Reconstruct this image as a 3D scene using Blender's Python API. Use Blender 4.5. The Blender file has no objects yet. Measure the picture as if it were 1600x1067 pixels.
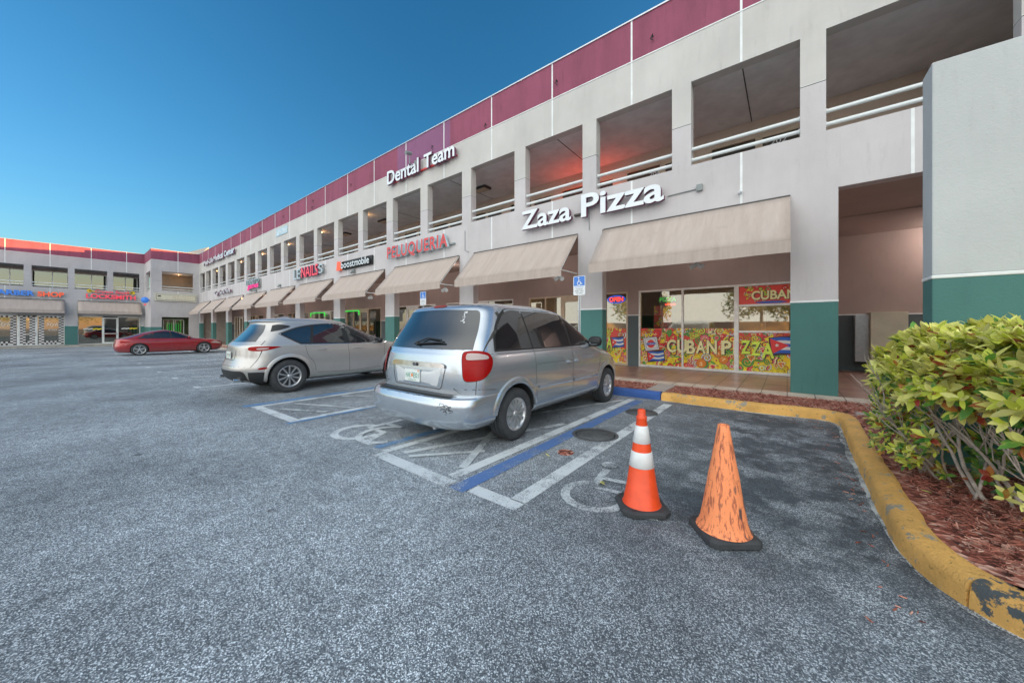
import bpy, bmesh, math, random
from mathutils import Vector, Matrix, geometry
from mathutils.bvhtree import BVHTree
from math import sin, cos, pi, radians as rad
random.seed(7)
scene = bpy.context.scene
C = scene.collection
# ------------------------------------------------------------------ camera, sky, sun, exposure
cam_d = bpy.data.cameras.new('camera'); cam = bpy.data.objects.new('camera', cam_d); C.objects.link(cam)
cam.location = (0, 0, 1.43); cam.rotation_euler = (rad(90), 0, math.atan(430/549.0))
cam_d.sensor_width = 36; cam_d.lens = 549/1600*36; cam_d.shift_y = -21.5/1600
cam_d.clip_start = 0.05; cam_d.clip_end = 2000
scene.camera = cam
SUN_EL = 2.45; SUN_AZ = 48.0           # light comes from +X +Y, low over the roof
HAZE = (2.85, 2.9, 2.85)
world = bpy.data.worlds.new('World'); scene.world = world; world.use_nodes = True
wn = world.node_tree; wn.nodes.clear()
sky = wn.nodes.new('ShaderNodeTexSky'); sky.sky_type = 'NISHITA'; sky.sun_disc = False
sky.sun_elevation = rad(SUN_EL); sky.sun_rotation = rad(SUN_AZ)
sky.air_density = 1.0; sky.dust_density = 0.6; sky.ozone_density = 2.4
bg = wn.nodes.new('ShaderNodeBackground'); bg.inputs['Strength'].default_value = 0.15
wo = wn.nodes.new('ShaderNodeOutputWorld')
_sp = wn.nodes.new('ShaderNodeSeparateColor'); _cb = wn.nodes.new('ShaderNodeCombineColor'); wn.links.new(sky.outputs[0], _sp.inputs[0])
for _i, (_g, _a) in enumerate(((1.50, .44), (1.10, .60), (1.08, .715))):     # deep clear evening blue
    _p = wn.nodes.new('ShaderNodeMath'); _p.operation = 'POWER'; _p.inputs[1].default_value = _g
    _m = wn.nodes.new('ShaderNodeMath'); _m.operation = 'MULTIPLY'; _m.inputs[1].default_value = _a
    wn.links.new(_sp.outputs[_i], _p.inputs[0]); wn.links.new(_p.outputs[0], _m.inputs[0]); wn.links.new(_m.outputs[0], _cb.inputs[_i])
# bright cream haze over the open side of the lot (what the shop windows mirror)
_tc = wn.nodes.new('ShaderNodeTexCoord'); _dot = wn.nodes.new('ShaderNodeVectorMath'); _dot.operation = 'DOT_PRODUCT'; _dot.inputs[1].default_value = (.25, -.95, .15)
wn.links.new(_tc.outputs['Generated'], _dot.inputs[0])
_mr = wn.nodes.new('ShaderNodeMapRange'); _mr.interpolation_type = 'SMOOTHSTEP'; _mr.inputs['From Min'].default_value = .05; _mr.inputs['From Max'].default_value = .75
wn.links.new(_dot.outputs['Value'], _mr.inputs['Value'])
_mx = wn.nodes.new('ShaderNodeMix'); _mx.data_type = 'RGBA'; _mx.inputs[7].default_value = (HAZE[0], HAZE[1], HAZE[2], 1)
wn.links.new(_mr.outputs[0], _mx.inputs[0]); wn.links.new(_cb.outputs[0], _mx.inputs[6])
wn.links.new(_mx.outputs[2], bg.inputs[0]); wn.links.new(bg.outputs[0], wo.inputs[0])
sun_d = bpy.data.lights.new('sun', 'SUN'); sun_d.energy = 3.0; sun_d.angle = rad(0.5); sun_d.color = (1, .55, .16)
sun = bpy.data.objects.new('sun', sun_d); C.objects.link(sun)
_dir = Vector((sin(rad(SUN_AZ))*cos(rad(SUN_EL)), cos(rad(SUN_AZ))*cos(rad(SUN_EL)), sin(rad(SUN_EL))))
sun.rotation_euler = _dir.to_track_quat('Z', 'Y').to_euler()
sun.location = _dir*60
scene.view_settings.view_transform = 'Standard'; scene.view_settings.look = 'None'
scene.view_settings.exposure = 2.4; scene.view_settings.gamma = 1
scene.cycles.max_bounces = 7; scene.cycles.transparent_max_bounces = 8

def G(x):                              # the lot falls gently away to the far wing
    return -0.35*max(0.0, min(1.0, (-x-10)/40.0))
# ------------------------------------------------------------------ materials
def nt(name):
    m = bpy.data.materials.new(name); m.use_nodes = True
    t = m.node_tree; b = t.nodes['Principled BSDF']
    return m, t, b
def N(t, kind, **k):
    n = t.nodes.new(kind)
    for a, v in k.items():
        if a in n.inputs.keys(): n.inputs[a].default_value = v
        else: setattr(n, a, v)
    return n
def L(t, a, b): t.links.new(a, b)
def coords(t, scale=(1, 1, 1)):
    tc = N(t, 'ShaderNodeTexCoord'); mp = N(t, 'ShaderNodeMapping'); mp.inputs['Scale'].default_value = scale
    L(t, tc.outputs['Object'], mp.inputs['Vector']); return mp.outputs[0]
def ramp(t, src, stops):
    r = N(t, 'ShaderNodeValToRGB'); el = r.color_ramp.elements
    while len(el) < len(stops): el.new(.5)
    for e, (p, c) in zip(el, stops):
        e.position = p; e.color = (c, c, c, 1) if isinstance(c, (int, float)) else (*c, 1)
    L(t, src, r.inputs[0]); return r.outputs[0]
def mixc(t, fac, a, b, mode='MIX'):
    m = N(t, 'ShaderNodeMix', data_type='RGBA', blend_type=mode)
    for s, v in ((0, fac), (6, a), (7, b)):
        if hasattr(v, 'is_linked'): L(t, v, m.inputs[s])
        elif s == 0: m.inputs[0].default_value = v
        else: m.inputs[s].default_value = (*v, 1)
    return m.outputs[2]
def noise(t, v, scale, detail=4, rough=.6):
    n = N(t, 'ShaderNodeTexNoise', Scale=scale, Detail=detail, Roughness=rough); L(t, v, n.inputs['Vector']); return n.outputs[0]
def bump(t, b, h, s=.3, d=.01):
    n = N(t, 'ShaderNodeBump', Strength=s, Distance=d); L(t, h, n.inputs['Height']); L(t, n.outputs[0], b.inputs['Normal'])
def plain(name, col, rough=.6, metal=0, var=.12, vs=3.0, bmp=0, bs=60, spec=.5, coat=0):
    m, t, b = nt(name)
    b.inputs['Roughness'].default_value = rough; b.inputs['Metallic'].default_value = metal
    b.inputs['Specular IOR Level'].default_value = spec; b.inputs['Coat Weight'].default_value = coat
    v = coords(t)
    if var:
        n = noise(t, v, vs, 6)
        f = ramp(t, n, [(.3, 1-var), (.7, 1+var)])
        L(t, mixc(t, 1.0, col, f, 'MULTIPLY'), b.inputs['Base Color'])
    else: b.inputs['Base Color'].default_value = (*col, 1)
    if bmp: bump(t, b, noise(t, v, bs, 3), bmp, .01)
    return m
def stucco(name, col, dirt=.25, streak=.5):
    m, t, b = nt(name); b.inputs['Roughness'].default_value = .85
    v = coords(t); vs = coords(t, (1.6, 1.6, .22))
    c = mixc(t, ramp(t, noise(t, vs, 1.2, 7, .68), [(.45, 0.0), (.8, streak*.7)]), col, tuple(x*(1-dirt) for x in col))
    c = mixc(t, 1.0, c, ramp(t, noise(t, v, .55, 5), [(.3, .88), (.7, 1.08)]), 'MULTIPLY')
    c = mixc(t, ramp(t, noise(t, coords(t, (3, 3, .5)), 2.4, 7, .75), [(.56, 0.0), (.72, dirt*1.3)]), c, tuple(x*.55 for x in col))
    sp = ramp(t, noise(t, v, 7, 3, .7), [(.70, 0.0), (.76, .35)])
    c = mixc(t, sp, c, tuple(x*.72 for x in col))
    L(t, c, b.inputs['Base Color'])
    h = noise(t, v, 45, 5, .7); bump(t, b, h, .35, .012)
    return m
def emit(name, col, s):
    m, t, b = nt(name); b.inputs['Base Color'].default_value = (*col, 1)
    b.inputs['Emission Color'].default_value = (*col, 1); b.inputs['Emission Strength'].default_value = s; return m
def glass(name, tint=(.55, .58, .6), refl=.35, rough=.02):
    m, t, b = nt(name); t.nodes.remove(b); out = [n for n in t.nodes if n.type == 'OUTPUT_MATERIAL'][0]
    tr = N(t, 'ShaderNodeBsdfTransparent'); tr.inputs[0].default_value = (*tint, 1)
    gl = N(t, 'ShaderNodeBsdfGlossy'); gl.inputs['Roughness'].default_value = rough; gl.inputs[0].default_value = (.82, .78, .66, 1)
    fr = N(t, 'ShaderNodeFresnel'); fr.inputs[0].default_value = 1.5
    ad = N(t, 'ShaderNodeMath', operation='ADD', use_clamp=True); ad.inputs[1].default_value = refl; L(t, fr.outputs[0], ad.inputs[0])
    v = coords(t); bn = N(t, 'ShaderNodeBump', Strength=.04, Distance=.02); L(t, noise(t, v, 1.3, 1), bn.inputs['Height']); L(t, bn.outputs[0], gl.inputs['Normal'])
    mx = N(t, 'ShaderNodeMixShader'); L(t, ad.outputs[0], mx.inputs[0]); L(t, tr.outputs[0], mx.inputs[1]); L(t, gl.outputs[0], mx.inputs[2])
    L(t, mx.outputs[0], out.inputs[0]); return m

def asphalt_col(t, v):
    """worn aggregate: pale stones in a dark binder, patches, oil and sealer stains with shapes of their own"""
    vo = N(t, 'ShaderNodeTexVoronoi', Scale=190.0); L(t, v, vo.inputs['Vector'])
    sep = N(t, 'ShaderNodeSeparateColor'); L(t, vo.outputs['Color'], sep.inputs[0])
    stone = ramp(t, sep.outputs[0], [(.15, .05), (.45, .15), (.72, .34), (.9, .85), (1.0, 1.0)])
    fine = noise(t, v, 300, 2, .8)
    base = mixc(t, 1.0, stone, ramp(t, fine, [(.3, .62), (.7, 1.45)]), 'MULTIPLY')
    base = mixc(t, .28, base, mixc(t, 0.0, (.17, .21, .26), (0, 0, 0)))
    base = mixc(t, 1.0, base, (.92, 1.0, 1.04), 'MULTIPLY')
    sep2 = N(t, 'ShaderNodeSeparateXYZ'); L(t, v, sep2.inputs[0])
    big = noise(t, v, .32, 6, .62)
    base = mixc(t, 1.0, base, ramp(t, big, [(.32, .55), (.50, 1.0), (.68, 1.40)]), 'MULTIPLY')
    # darker sealed bay at the right, worn through to pale stone
    w = N(t, 'ShaderNodeMath', operation='MULTIPLY_ADD'); L(t, noise(t, v, 1.1, 5), w.inputs[0]); w.inputs[1].default_value = 1.4; L(t, sep2.outputs[0], w.inputs[2])
    bay = ramp(t, w.outputs[0], [(.0, 0.0), (.001, 0.0), (.9, 1.0)])
    mr = N(t, 'ShaderNodeMapRange'); mr.inputs['From Min'].default_value = -1.5; mr.inputs['From Max'].default_value = .1; L(t, w.outputs[0], mr.inputs['Value'])
    wy = N(t, 'ShaderNodeMath', operation='MULTIPLY_ADD'); L(t, noise(t, v, 1.3, 5), wy.inputs[0]); wy.inputs[1].default_value = 1.8; L(t, sep2.outputs[1], wy.inputs[2])
    mr2 = N(t, 'ShaderNodeMapRange'); mr2.inputs['From Min'].default_value = 2.6; mr2.inputs['From Max'].default_value = 3.9; L(t, wy.outputs[0], mr2.inputs['Value'])
    mm = N(t, 'ShaderNodeMath', operation='MULTIPLY'); L(t, mr.outputs[0], mm.inputs[0]); L(t, mr2.outputs[0], mm.inputs[1])
    worn = ramp(t, noise(t, v, 2.2, 7, .72), [(.45, .86), (.60, .15)])
    mm2 = N(t, 'ShaderNodeMath', operation='MULTIPLY'); L(t, mm.outputs[0], mm2.inputs[0]); L(t, worn, mm2.inputs[1])
    base = mixc(t, mm2.outputs[0], base, (.034, .047, .060))
    # tyre polished streaks along the lane (x) and oil drips
    st = noise(t, coords(t, (.12, 1.3, 1)), 1.1, 6, .65)
    base = mixc(t, ramp(t, st, [(.54, 0.0), (.76, .32)]), base, (.06, .07, .085))
    oil = noise(t, coords(t, (1.0, 1.7, 1)), 2.6, 5, .62)
    base = mixc(t, ramp(t, oil, [(.70, 0.0), (.735, .85)]), base, (.02, .023, .028))
    gr = noise(t, v, 7.0, 5, .7)
    base = mixc(t, 1.0, base, ramp(t, gr, [(.35, .80), (.65, 1.18)]), 'MULTIPLY')
    # tar drips and gum: small round spots, here and there
    vd = N(t, 'ShaderNodeTexVoronoi', Scale=1.35); wd = mixc(t, .10, v, N(t, 'ShaderNodeTexNoise', Scale=9.0, Detail=3.0).outputs['Color'], 'ADD'); L(t, wd, vd.inputs['Vector'])
    sd = N(t, 'ShaderNodeSeparateColor'); L(t, vd.outputs['Color'], sd.inputs[0])
    r1 = N(t, 'ShaderNodeMath', operation='MULTIPLY'); L(t, ramp(t, vd.outputs['Distance'], [(.045, 1.0), (.075, 0.0)]), r1.inputs[0]); L(t, ramp(t, sd.outputs[1], [(.55, 0.0), (.6, 1.0)]), r1.inputs[1])
    r2 = N(t, 'ShaderNodeMath', operation='MULTIPLY'); L(t, r1.outputs[0], r2.inputs[0]); r2.inputs[1].default_value = .8
    base = mixc(t, r2.outputs[0], base, (.03, .035, .042))
    # pale scuffs dragged across the bay
    sc = noise(t, coords(t, (9, 1.6, 1)), 1.6, 7, .8)
    s3 = N(t, 'ShaderNodeMath', operation='MULTIPLY'); L(t, ramp(t, sc, [(.60, 0.0), (.68, .38)]), s3.inputs[0]); L(t, mm.outputs[0], s3.inputs[1])
    base = mixc(t, s3.outputs[0], base, (.42, .47, .50))
    # hairline cracks
    vc = N(t, 'ShaderNodeTexVoronoi', Scale=.55, feature='DISTANCE_TO_EDGE'); vc.inputs['Scale'].default_value = 1.1
    wv = mixc(t, .55, v, N(t, 'ShaderNodeTexNoise', Scale=2.2, Detail=6.0).outputs['Color'], 'ADD'); L(t, wv, vc.inputs['Vector'])
    ck = ramp(t, vc.outputs['Distance'], [(.003, .5), (.006, 0.0)])
    ckm = N(t, 'ShaderNodeMath', operation='MULTIPLY'); L(t, ck, ckm.inputs[0]); L(t, ramp(t, noise(t, v, .5, 2), [(.60, 0.0), (.66, 1.0)]), ckm.inputs[1])
    base = mixc(t, ckm.outputs[0], base, (.025, .028, .034))
    return base, vo.outputs['Distance']
def mk_asphalt():
    m, t, b = nt('asphalt'); v = coords(t); c, h = asphalt_col(t, v)
    L(t, c, b.inputs['Base Color']); b.inputs['Roughness'].default_value = .78; bump(t, b, h, .35, .004); return m
def mk_paint(name, col, wear=.5, low=.46):
    m, t, b = nt(name); v = coords(t); c, h = asphalt_col(t, v)
    n = noise(t, v, 95, 3, .8); n2 = noise(t, v, 2.6, 5, .7)
    a = N(t, 'ShaderNodeMath', operation='ADD'); L(t, n, a.inputs[0]); L(t, n2, a.inputs[1])
    f = ramp(t, a.outputs[0], [(low+.36*wear, 0.0), (low+.36*wear+.10, 1.0)])
    # ramp positions run over the sum halved
    hlf = N(t, 'ShaderNodeMath', operation='MULTIPLY'); L(t, a.outputs[0], hlf.inputs[0]); hlf.inputs[1].default_value = .5
    f = ramp(t, hlf.outputs[0], [(.40+.12*wear, 0.0), (.46+.12*wear, .93)])
    L(t, mixc(t, f, c, col), b.inputs['Base Color']); b.inputs['Roughness'].default_value = .7; bump(t, b, h, .3, .003); return m
M = {}
M['asphalt'] = mk_asphalt()
M['paint_white'] = mk_paint('white_marking', (.66, .72, .74), .25)
M['paint_faint'] = mk_paint('faint_marking', (.42, .47, .5), .75)
M['paint_half'] = mk_paint('worn_marking', (.60, .66, .68), .45)
M['paint_blue'] = mk_paint('blue_marking', (.07, .17, .42), .12)
M['paint_bluefaint'] = mk_paint('faded_blue_marking', (.09, .24, .46), .32)
M['wall_up'] = stucco('pale_grey_stucco', (.56, .55, .525))
M['wall_lo'] = stucco('pinkish_grey_stucco', (.55, .53, .535))
M['wall_wing'] = stucco('grey_stucco', (.49, .475, .48))
M['wall_right'] = stucco('cool_grey_stucco', (.53, .56, .56), .2)
M['burg'] = stucco('burgundy_paint', (.285, .075, .128), .5, 1.0)
M['lilac'] = stucco('lilac_paint', (.25, .10, .20), .3, .8)
M['green'] = stucco('green_stucco', (.07, .195, .18), .25, .6)
M['green_dk'] = stucco('grey_green_stucco', (.11, .145, .155), .2)
M['joint'] = plain('pale_joint', (.75, .78, .78), .5)
M['seam'] = plain('dark_seam', (.08, .075, .07), .8)
M['taupe'] = stucco('taupe_stucco', (.40, .32, .295), .2, .4)
M['tanwall'] = stucco('tan_stucco', (.62, .50, .41), .15, .3)
M['ceil'] = plain('grey_ceiling', (.74, .735, .74), .9, var=.1, bmp=.1)
M['rail'] = plain('white_pipe', (.72, .77, .77), .35, var=.06)
M['awn'] = None
def mk_awn():
    m, t, b = nt('awning_canvas'); b.inputs['Roughness'].default_value = .85
    v = coords(t); vs = coords(t, (6, 1.0, .8))
    c = mixc(t, ramp(t, noise(t, vs, 1.0, 6, .7), [(.4, 0.0), (.75, .65)]), (.43, .36, .315), (.55, .485, .44))
    c = mixc(t, ramp(t, noise(t, v, 3.5, 6, .7), [(.58, 0.0), (.8, .5)]), c, (.28, .23, .20))
    L(t, c, b.inputs['Base Color']); 
    w = N(t, 'ShaderNodeTexWave', Scale=14.0); w.bands_direction = 'X'; L(t, v, w.inputs['Vector']); bump(t, b, w.outputs['Fac'], .06, .01)
    return m
M['awn'] = mk_awn()
M['frame_w'] = plain('white_aluminium', (.80, .80, .77), .4, .2, var=.12, vs=9)
M['frame_t'] = plain('tan_aluminium', (.58, .48, .36), .45, .1, var=.1, vs=6)
M['glass'] = glass('shop_glass', (.80, .80, .78), .24)
M['glass_d'] = glass('tinted_glass', (.35, .38, .4), .30)
M['dark'] = plain('dark_interior', (.03, .028, .026), .8, var=.3)
M['room'] = plain('room_wall', (.34, .27, .20), .8, var=.15)
M['room_d'] = plain('room_dim_wall', (.10, .085, .075), .8, var=.25)
M['warm'] = emit('warm_lamp_panel', (1, .72, .38), 1.3)
M['bulb'] = emit('warm_bulb', (1, .5, .2), 2)
M['black'] = plain('black_plastic', (.018, .019, .02), .5, var=.2)
M['rubber'] = plain('rubber', (.042, .046, .05), .75, var=.25, vs=12, bmp=.2, bs=80)
M['iron'] = plain('cast_iron', (.10, .11, .115), .6, .2, var=.3, vs=20)
M['steel'] = plain('galvanised_steel', (.5, .53, .55), .35, .8, var=.12, vs=12)
M['roof'] = plain('roof_membrane', (.4, .38, .35), .9)
M['concrete'] = stucco('concrete', (.42, .37, .33), .3, .5)
M['cream'] = plain('cream_panel', (.62, .60, .47), .5, var=.1)
M['sign_white'] = plain('white_acrylic', (.74, .80, .84), .25, var=.04)
M['sign_side'] = plain('plum_return', (.16, .05, .10), .5, var=.1)
M['sign_red'] = plain('red_acrylic', (.62, .05, .05), .3, var=.1)
M['sign_pink'] = emit('pink_acrylic', (.62, .06, .09), .12)
M['sign_grey'] = plain('grey_return', (.22, .25, .25), .5, var=.2)
M['sign_blue'] = emit('blue_acrylic', (.04, .17, .55), .08)
M['sign_teal'] = plain('pale_blue_acrylic', (.42, .56, .62), .3, var=.2)
M['sign_mag'] = emit('magenta_acrylic', (.75, .015, .22), .15)
M['sign_or'] = emit('orange_red_acrylic', (.72, .10, .04), .1)
M['yellow'] = plain('yellow_sheet', (.80, .55, .03), .5, var=.1)
M['neon_r'] = emit('red_neon', (1, .05, .02), .5)
M['neon_g'] = emit('green_neon', (.06, .9, .10), .13)
M['neon_b'] = emit('blue_neon', (.05, .12, .8), .22)
M['hc_blue'] = plain('sign_blue_sheet', (.04, .19, .62), .35, var=.04)
M['white_sheet'] = plain('white_sheet', (.74, .78, .80), .4, var=.05)
def mk_tiles():
    m, t, b = nt('brown_tiles'); v = coords(t)
    br = N(t, 'ShaderNodeTexBrick', Scale=1.0); br.offset = 0; br.inputs['Mortar Size'].default_value = .008
    br.inputs['Brick Width'].default_value = .41; br.inputs['Row Height'].default_value = .41
    br.inputs['Color1'].default_value = (.33, .19, .15, 1); br.inputs['Color2'].default_value = (.40, .255, .20, 1); br.inputs['Mortar'].default_value = (.05, .035, .03, 1)
    L(t, v, br.inputs['Vector'])
    c = mixc(t, 1.0, br.outputs[0], ramp(t, noise(t, v, 2, 6), [(.3, .7), (.7, 1.3)]), 'MULTIPLY')
    L(t, c, b.inputs['Base Color']); b.inputs['Roughness'].default_value = .32; bump(t, b, br.outputs['Fac'], -.3, .004); return m
M['tile'] = mk_tiles()
def mk_tile_edge():
    m, t, b = nt('beige_edge_tiles'); v = coords(t)
    br = N(t, 'ShaderNodeTexBrick', Scale=1.0); br.offset = 0; br.inputs['Mortar Size'].default_value = .008
    br.inputs['Brick Width'].default_value = .41; br.inputs['Row Height'].default_value = .9
    br.inputs['Color1'].default_value = (.60, .52, .43, 1); br.inputs['Color2'].default_value = (.54, .46, .39, 1); br.inputs['Mortar'].default_value = (.12, .09, .08, 1)
    L(t, v, br.inputs['Vector'])
    c = mixc(t, 1.0, br.outputs[0], ramp(t, noise(t, v, 5, 6), [(.3, .75), (.7, 1.25)]), 'MULTIPLY')
    L(t, c, b.inputs['Base Color']); b.inputs['Roughness'].default_value = .5; return m
M['tile_e'] = mk_tile_edge()
def mk_kerb(name, col, under, wear):
    m, t, b = nt(name); v = coords(t); tc = N(t, 'ShaderNodeTexCoord')
    n = noise(t, v, 6, 7, .72)
    c = mixc(t, 1.0, col, ramp(t, noise(t, v, 2.2, 5), [(.3, .75), (.7, 1.15)]), 'MULTIPLY')
    c = mixc(t, ramp(t, n, [(wear, 0.0), (wear+.03, 1.0)]), c, under)
    c = mixc(t, ramp(t, noise(t, v, 30, 4, .7), [(.60, 0.0), (.68, .8)]), c, tuple(x*.38 for x in col))
    L(t, c, b.inputs['Base Color']); b.inputs['Roughness'].default_value = .6; bump(t, b, noise(t, v, 22, 7, .75), 1.0, .03); return m
M['kerb_y'] = mk_kerb('yellow_kerb_paint', (.95, .54, .15), (.42, .38, .30), .575)
M['kerb_worn'] = mk_kerb('worn_yellow_kerb_paint', (.95, .54, .15), (.09, .11, .12), .505)
M['kerb_b'] = mk_kerb('blue_kerb_paint', (.045, .13, .42), (.2, .26, .34), .68)
M['kerb_g'] = mk_kerb('bare_kerb', (.45, .42, .36), (.3, .28, .25), .55)
def mk_mulch():
    m, t, b = nt('mulch'); oi = N(t, 'ShaderNodeTexCoord'); v = oi.outputs['Object']
    vo = N(t, 'ShaderNodeTexVoronoi', Scale=26.0); L(t, v, vo.inputs['Vector']); sp = N(t, 'ShaderNodeSeparateColor'); L(t, vo.outputs['Color'], sp.inputs[0])
    c = ramp(t, sp.outputs[0], [(0, (.06, .02, .014)), (.3, (.26, .075, .05)), (.7, (.46, .17, .12)), (1, (.62, .38, .30))])
    L(t, c, b.inputs['Base Color']); b.inputs['Roughness'].default_value = .9; bump(t, b, vo.outputs['Distance'], 1, .02); return m
M['mulch'] = mk_mulch()
# ------------------------------------------------------------------ mesh helpers
class MB:
    def __init__(s): s.v = []; s.f = []; s.m = []; s.sm = []
    def add(s, vs, fs, m=0, smooth=False):
        o = len(s.v); s.v += [tuple(p) for p in vs]
        for f in fs: s.f.append([o+i for i in f]); s.m.append(m); s.sm.append(smooth)
        return s
    def box(s, x0, x1, y0, y1, z0, z1, m=0, base=None):
        vs = [(x, y, z) for z in (z0, z1) for x, y in ((x0, y0), (x1, y0), (x1, y1), (x0, y1))]
        return s.add(vs, [(3, 2, 1, 0), (4, 5, 6, 7), (0, 1, 5, 4), (1, 2, 6, 5), (2, 3, 7, 6), (3, 0, 4, 7)], m)
    def quad(s, a, b, c, d, m=0): return s.add([a, b, c, d], [(0, 1, 2, 3)], m)
    def tube(s, pts, r, n=8, m=0, cap=True, r2=None, smooth=True):
        pts = [Vector(p) for p in pts]; rings = []
        for i, p in enumerate(pts):
            d = (pts[min(i+1, len(pts)-1)]-pts[max(i-1, 0)]).normalized()
            u = d.cross(Vector((0, 0, 1)) if abs(d.z) < .9 else Vector((1, 0, 0))).normalized(); w = d.cross(u)
            rr = r if r2 is None else r+(r2-r)*i/(len(pts)-1)
            rings.append([p+(u*cos(2*pi*k/n)+w*sin(2*pi*k/n))*rr for k in range(n)])
        vs = [q for R in rings for q in R]; fs = []
        for i in range(len(pts)-1):
            for k in range(n): fs.append((i*n+k, i*n+(k+1) % n, (i+1)*n+(k+1) % n, (i+1)*n+k))
        s.add(vs, fs, m, smooth)
        if cap: s.add(rings[0], [tuple(range(n))[::-1]], m); s.add(rings[-1], [tuple(range(n))], m)
        return s
    def lathe(s, prof, n=32, m=0, o=(0, 0, 0), axis='z', smooth=True, cap=False):
        vs = []; fs = []
        for r, h in prof:
            for k in range(n):
                a = 2*pi*k/n; p = (r*cos(a), r*sin(a), h)
                if axis == 'y': p = (p[0], -p[2], p[1]) if False else (r*cos(a), h, r*sin(a))
                vs.append((p[0]+o[0], p[1]+o[1], p[2]+o[2]))
        for i in range(len(prof)-1):
            for k in range(n):
                q = (i*n+k, i*n+(k+1) % n, (i+1)*n+(k+1) % n, (i+1)*n+k)
                fs.append(q[::-1] if axis == 'y' else q)
        s.add(vs, fs, m, smooth)
        if cap: s.add(vs[:n], [tuple(range(n))[::-1]], m); s.add(vs[-n:], [tuple(range(n))], m)
        return s
    def prism(s, pts, fr, d0, d1, m=0, ms=None):
        """2-D outline pts put into frame fr(a,b,d), from depth d0 to d1"""
        n = len(pts); a = [fr(p[0], p[1], d0) for p in pts]; b = [fr(p[0], p[1], d1) for p in pts]
        s.add(a+b, [tuple(range(n))[::-1], tuple(range(n, 2*n))], m)
        s.add(a+b, [(i, (i+1) % n, n+(i+1) % n, n+i) for i in range(n)], m if ms is None else ms)
        return s
    def flat(s, pts, fr, d, m=0):
        return s.add([fr(p[0], p[1], d) for p in pts], [tuple(range(len(pts)))], m)
    def mesh(s, name, mats):
        me = bpy.data.meshes.new(name); me.from_pydata(s.v, [], s.f)
        for m in mats: me.materials.append(M[m] if isinstance(m, str) else m)
        me.polygons.foreach_set('material_index', s.m); me.polygons.foreach_set('use_smooth', s.sm)
        me.validate(); me.update(); return me
    def build(s, name, mats, parent=None, loc=None):
        o = bpy.data.objects.new(name, s.mesh(name, mats)); C.objects.link(o)
        if parent: o.parent = parent
        if loc: o.location = loc
        return o
def tag(o, label=None, cat=None, group=None, kind=None):
    for k, v in (('label', label), ('category', cat), ('group', group), ('kind', kind)):
        if v: o[k] = v
    return o
def empty(name, loc=(0, 0, 0), rz=0, parent=None):
    o = bpy.data.objects.new(name, None); C.objects.link(o); o.location = loc; o.rotation_euler = (0, 0, rz)
    if parent: o.parent = parent
    return o
def copy_tree(o, parent=None):
    c = o.copy(); C.objects.link(c); c.parent = parent
    for ch in list(o.children): copy_tree(ch, c)
    return c
def bevel(o, w=.01, seg=2):
    b = o.modifiers.new('bevel', 'BEVEL'); b.width = w; b.segments = seg; b.limit_method = 'ANGLE'; b.angle_limit = rad(40); return o
def text_mesh(body, w, h, depth=.0, off=0.0, shear=0, spacing=1.0):
    """default font text as a mesh fitted to w x h (of its own bounds), x right, y up, z out; returns verts, faces"""
    cu = bpy.data.curves.new('t', 'FONT'); cu.body = body; cu.size = 1; cu.extrude = .05 if depth else 0; cu.offset = off; cu.shear = shear; cu.space_character = spacing
    cu.resolution_u = 4
    ob = bpy.data.objects.new('t', cu); C.objects.link(ob); dg = bpy.context.evaluated_depsgraph_get(); dg.update()
    me = bpy.data.meshes.new_from_object(ob.evaluated_get(dg))
    vs = [tuple(v.co) for v in me.vertices]; fs = [tuple(p.vertices) for p in me.polygons]
    bpy.data.objects.remove(ob); bpy.data.curves.remove(cu); bpy.data.meshes.remove(me)
    x0 = min(v[0] for v in vs); x1 = max(v[0] for v in vs); y0 = min(v[1] for v in vs); y1 = max(v[1] for v in vs)
    sx = w/(x1-x0) if w else h/(y1-y0); sy = h/(y1-y0)
    out = [((v[0]-x0)*sx, (v[1]-y0)*sy, (v[2]+.05)/.1*depth if depth else 0) for v in vs]
    return out, fs
def put_text(mb, body, fr, a, b, w, h, d0=0, depth=0.0, mf=0, ms=None, off=0.0, rot=0, **k):
    vs, fs = text_mesh(body, w, h, depth, off, **k)
    V = []
    for x, y, z in vs:
        if rot: x, y = x*cos(rot)-y*sin(rot), x*sin(rot)+y*cos(rot)
        V.append(fr(a+x, b+y, d0+z))
    for f in fs:
        zs = [vs[i][2] for i in f]
        mm = mf
        if depth and ms is not None and not (min(zs) > depth*.99): mm = ms
        mb.add([V[i] for i in f], [tuple(range(len(f)))], mm)
    return mb
def circ(cx, cy, r, n=20, ry=None, rot=0, a0=0, a1=2*pi):
    ry = ry or r
    return [(cx+r*cos(a)*cos(rot)-ry*sin(a)*sin(rot), cy+r*cos(a)*sin(rot)+ry*sin(a)*cos(rot)) for a in [a0+(a1-a0)*i/n for i in range(n)]]
def ribbon2(pts, w):
    """thick polyline outline quads (list of quads)"""
    P = [Vector((p[0], p[1])) for p in pts]; Lf = []; R = []
    for i, p in enumerate(P):
        d = (P[min(i+1, len(P)-1)]-P[max(i-1, 0)]).normalized(); n = Vector((-d.y, d.x))*w/2
        Lf.append(p+n); R.append(p-n)
    return [[R[i], R[i+1], Lf[i+1], Lf[i]] for i in range(len(P)-1)]
def ring_pts(cx, cy, r, a0, a1, n=18): return [(cx+r*cos(rad(a0+(a1-a0)*i/n)), cy+r*sin(rad(a0+(a1-a0)*i/n))) for i in range(n+1)]

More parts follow.
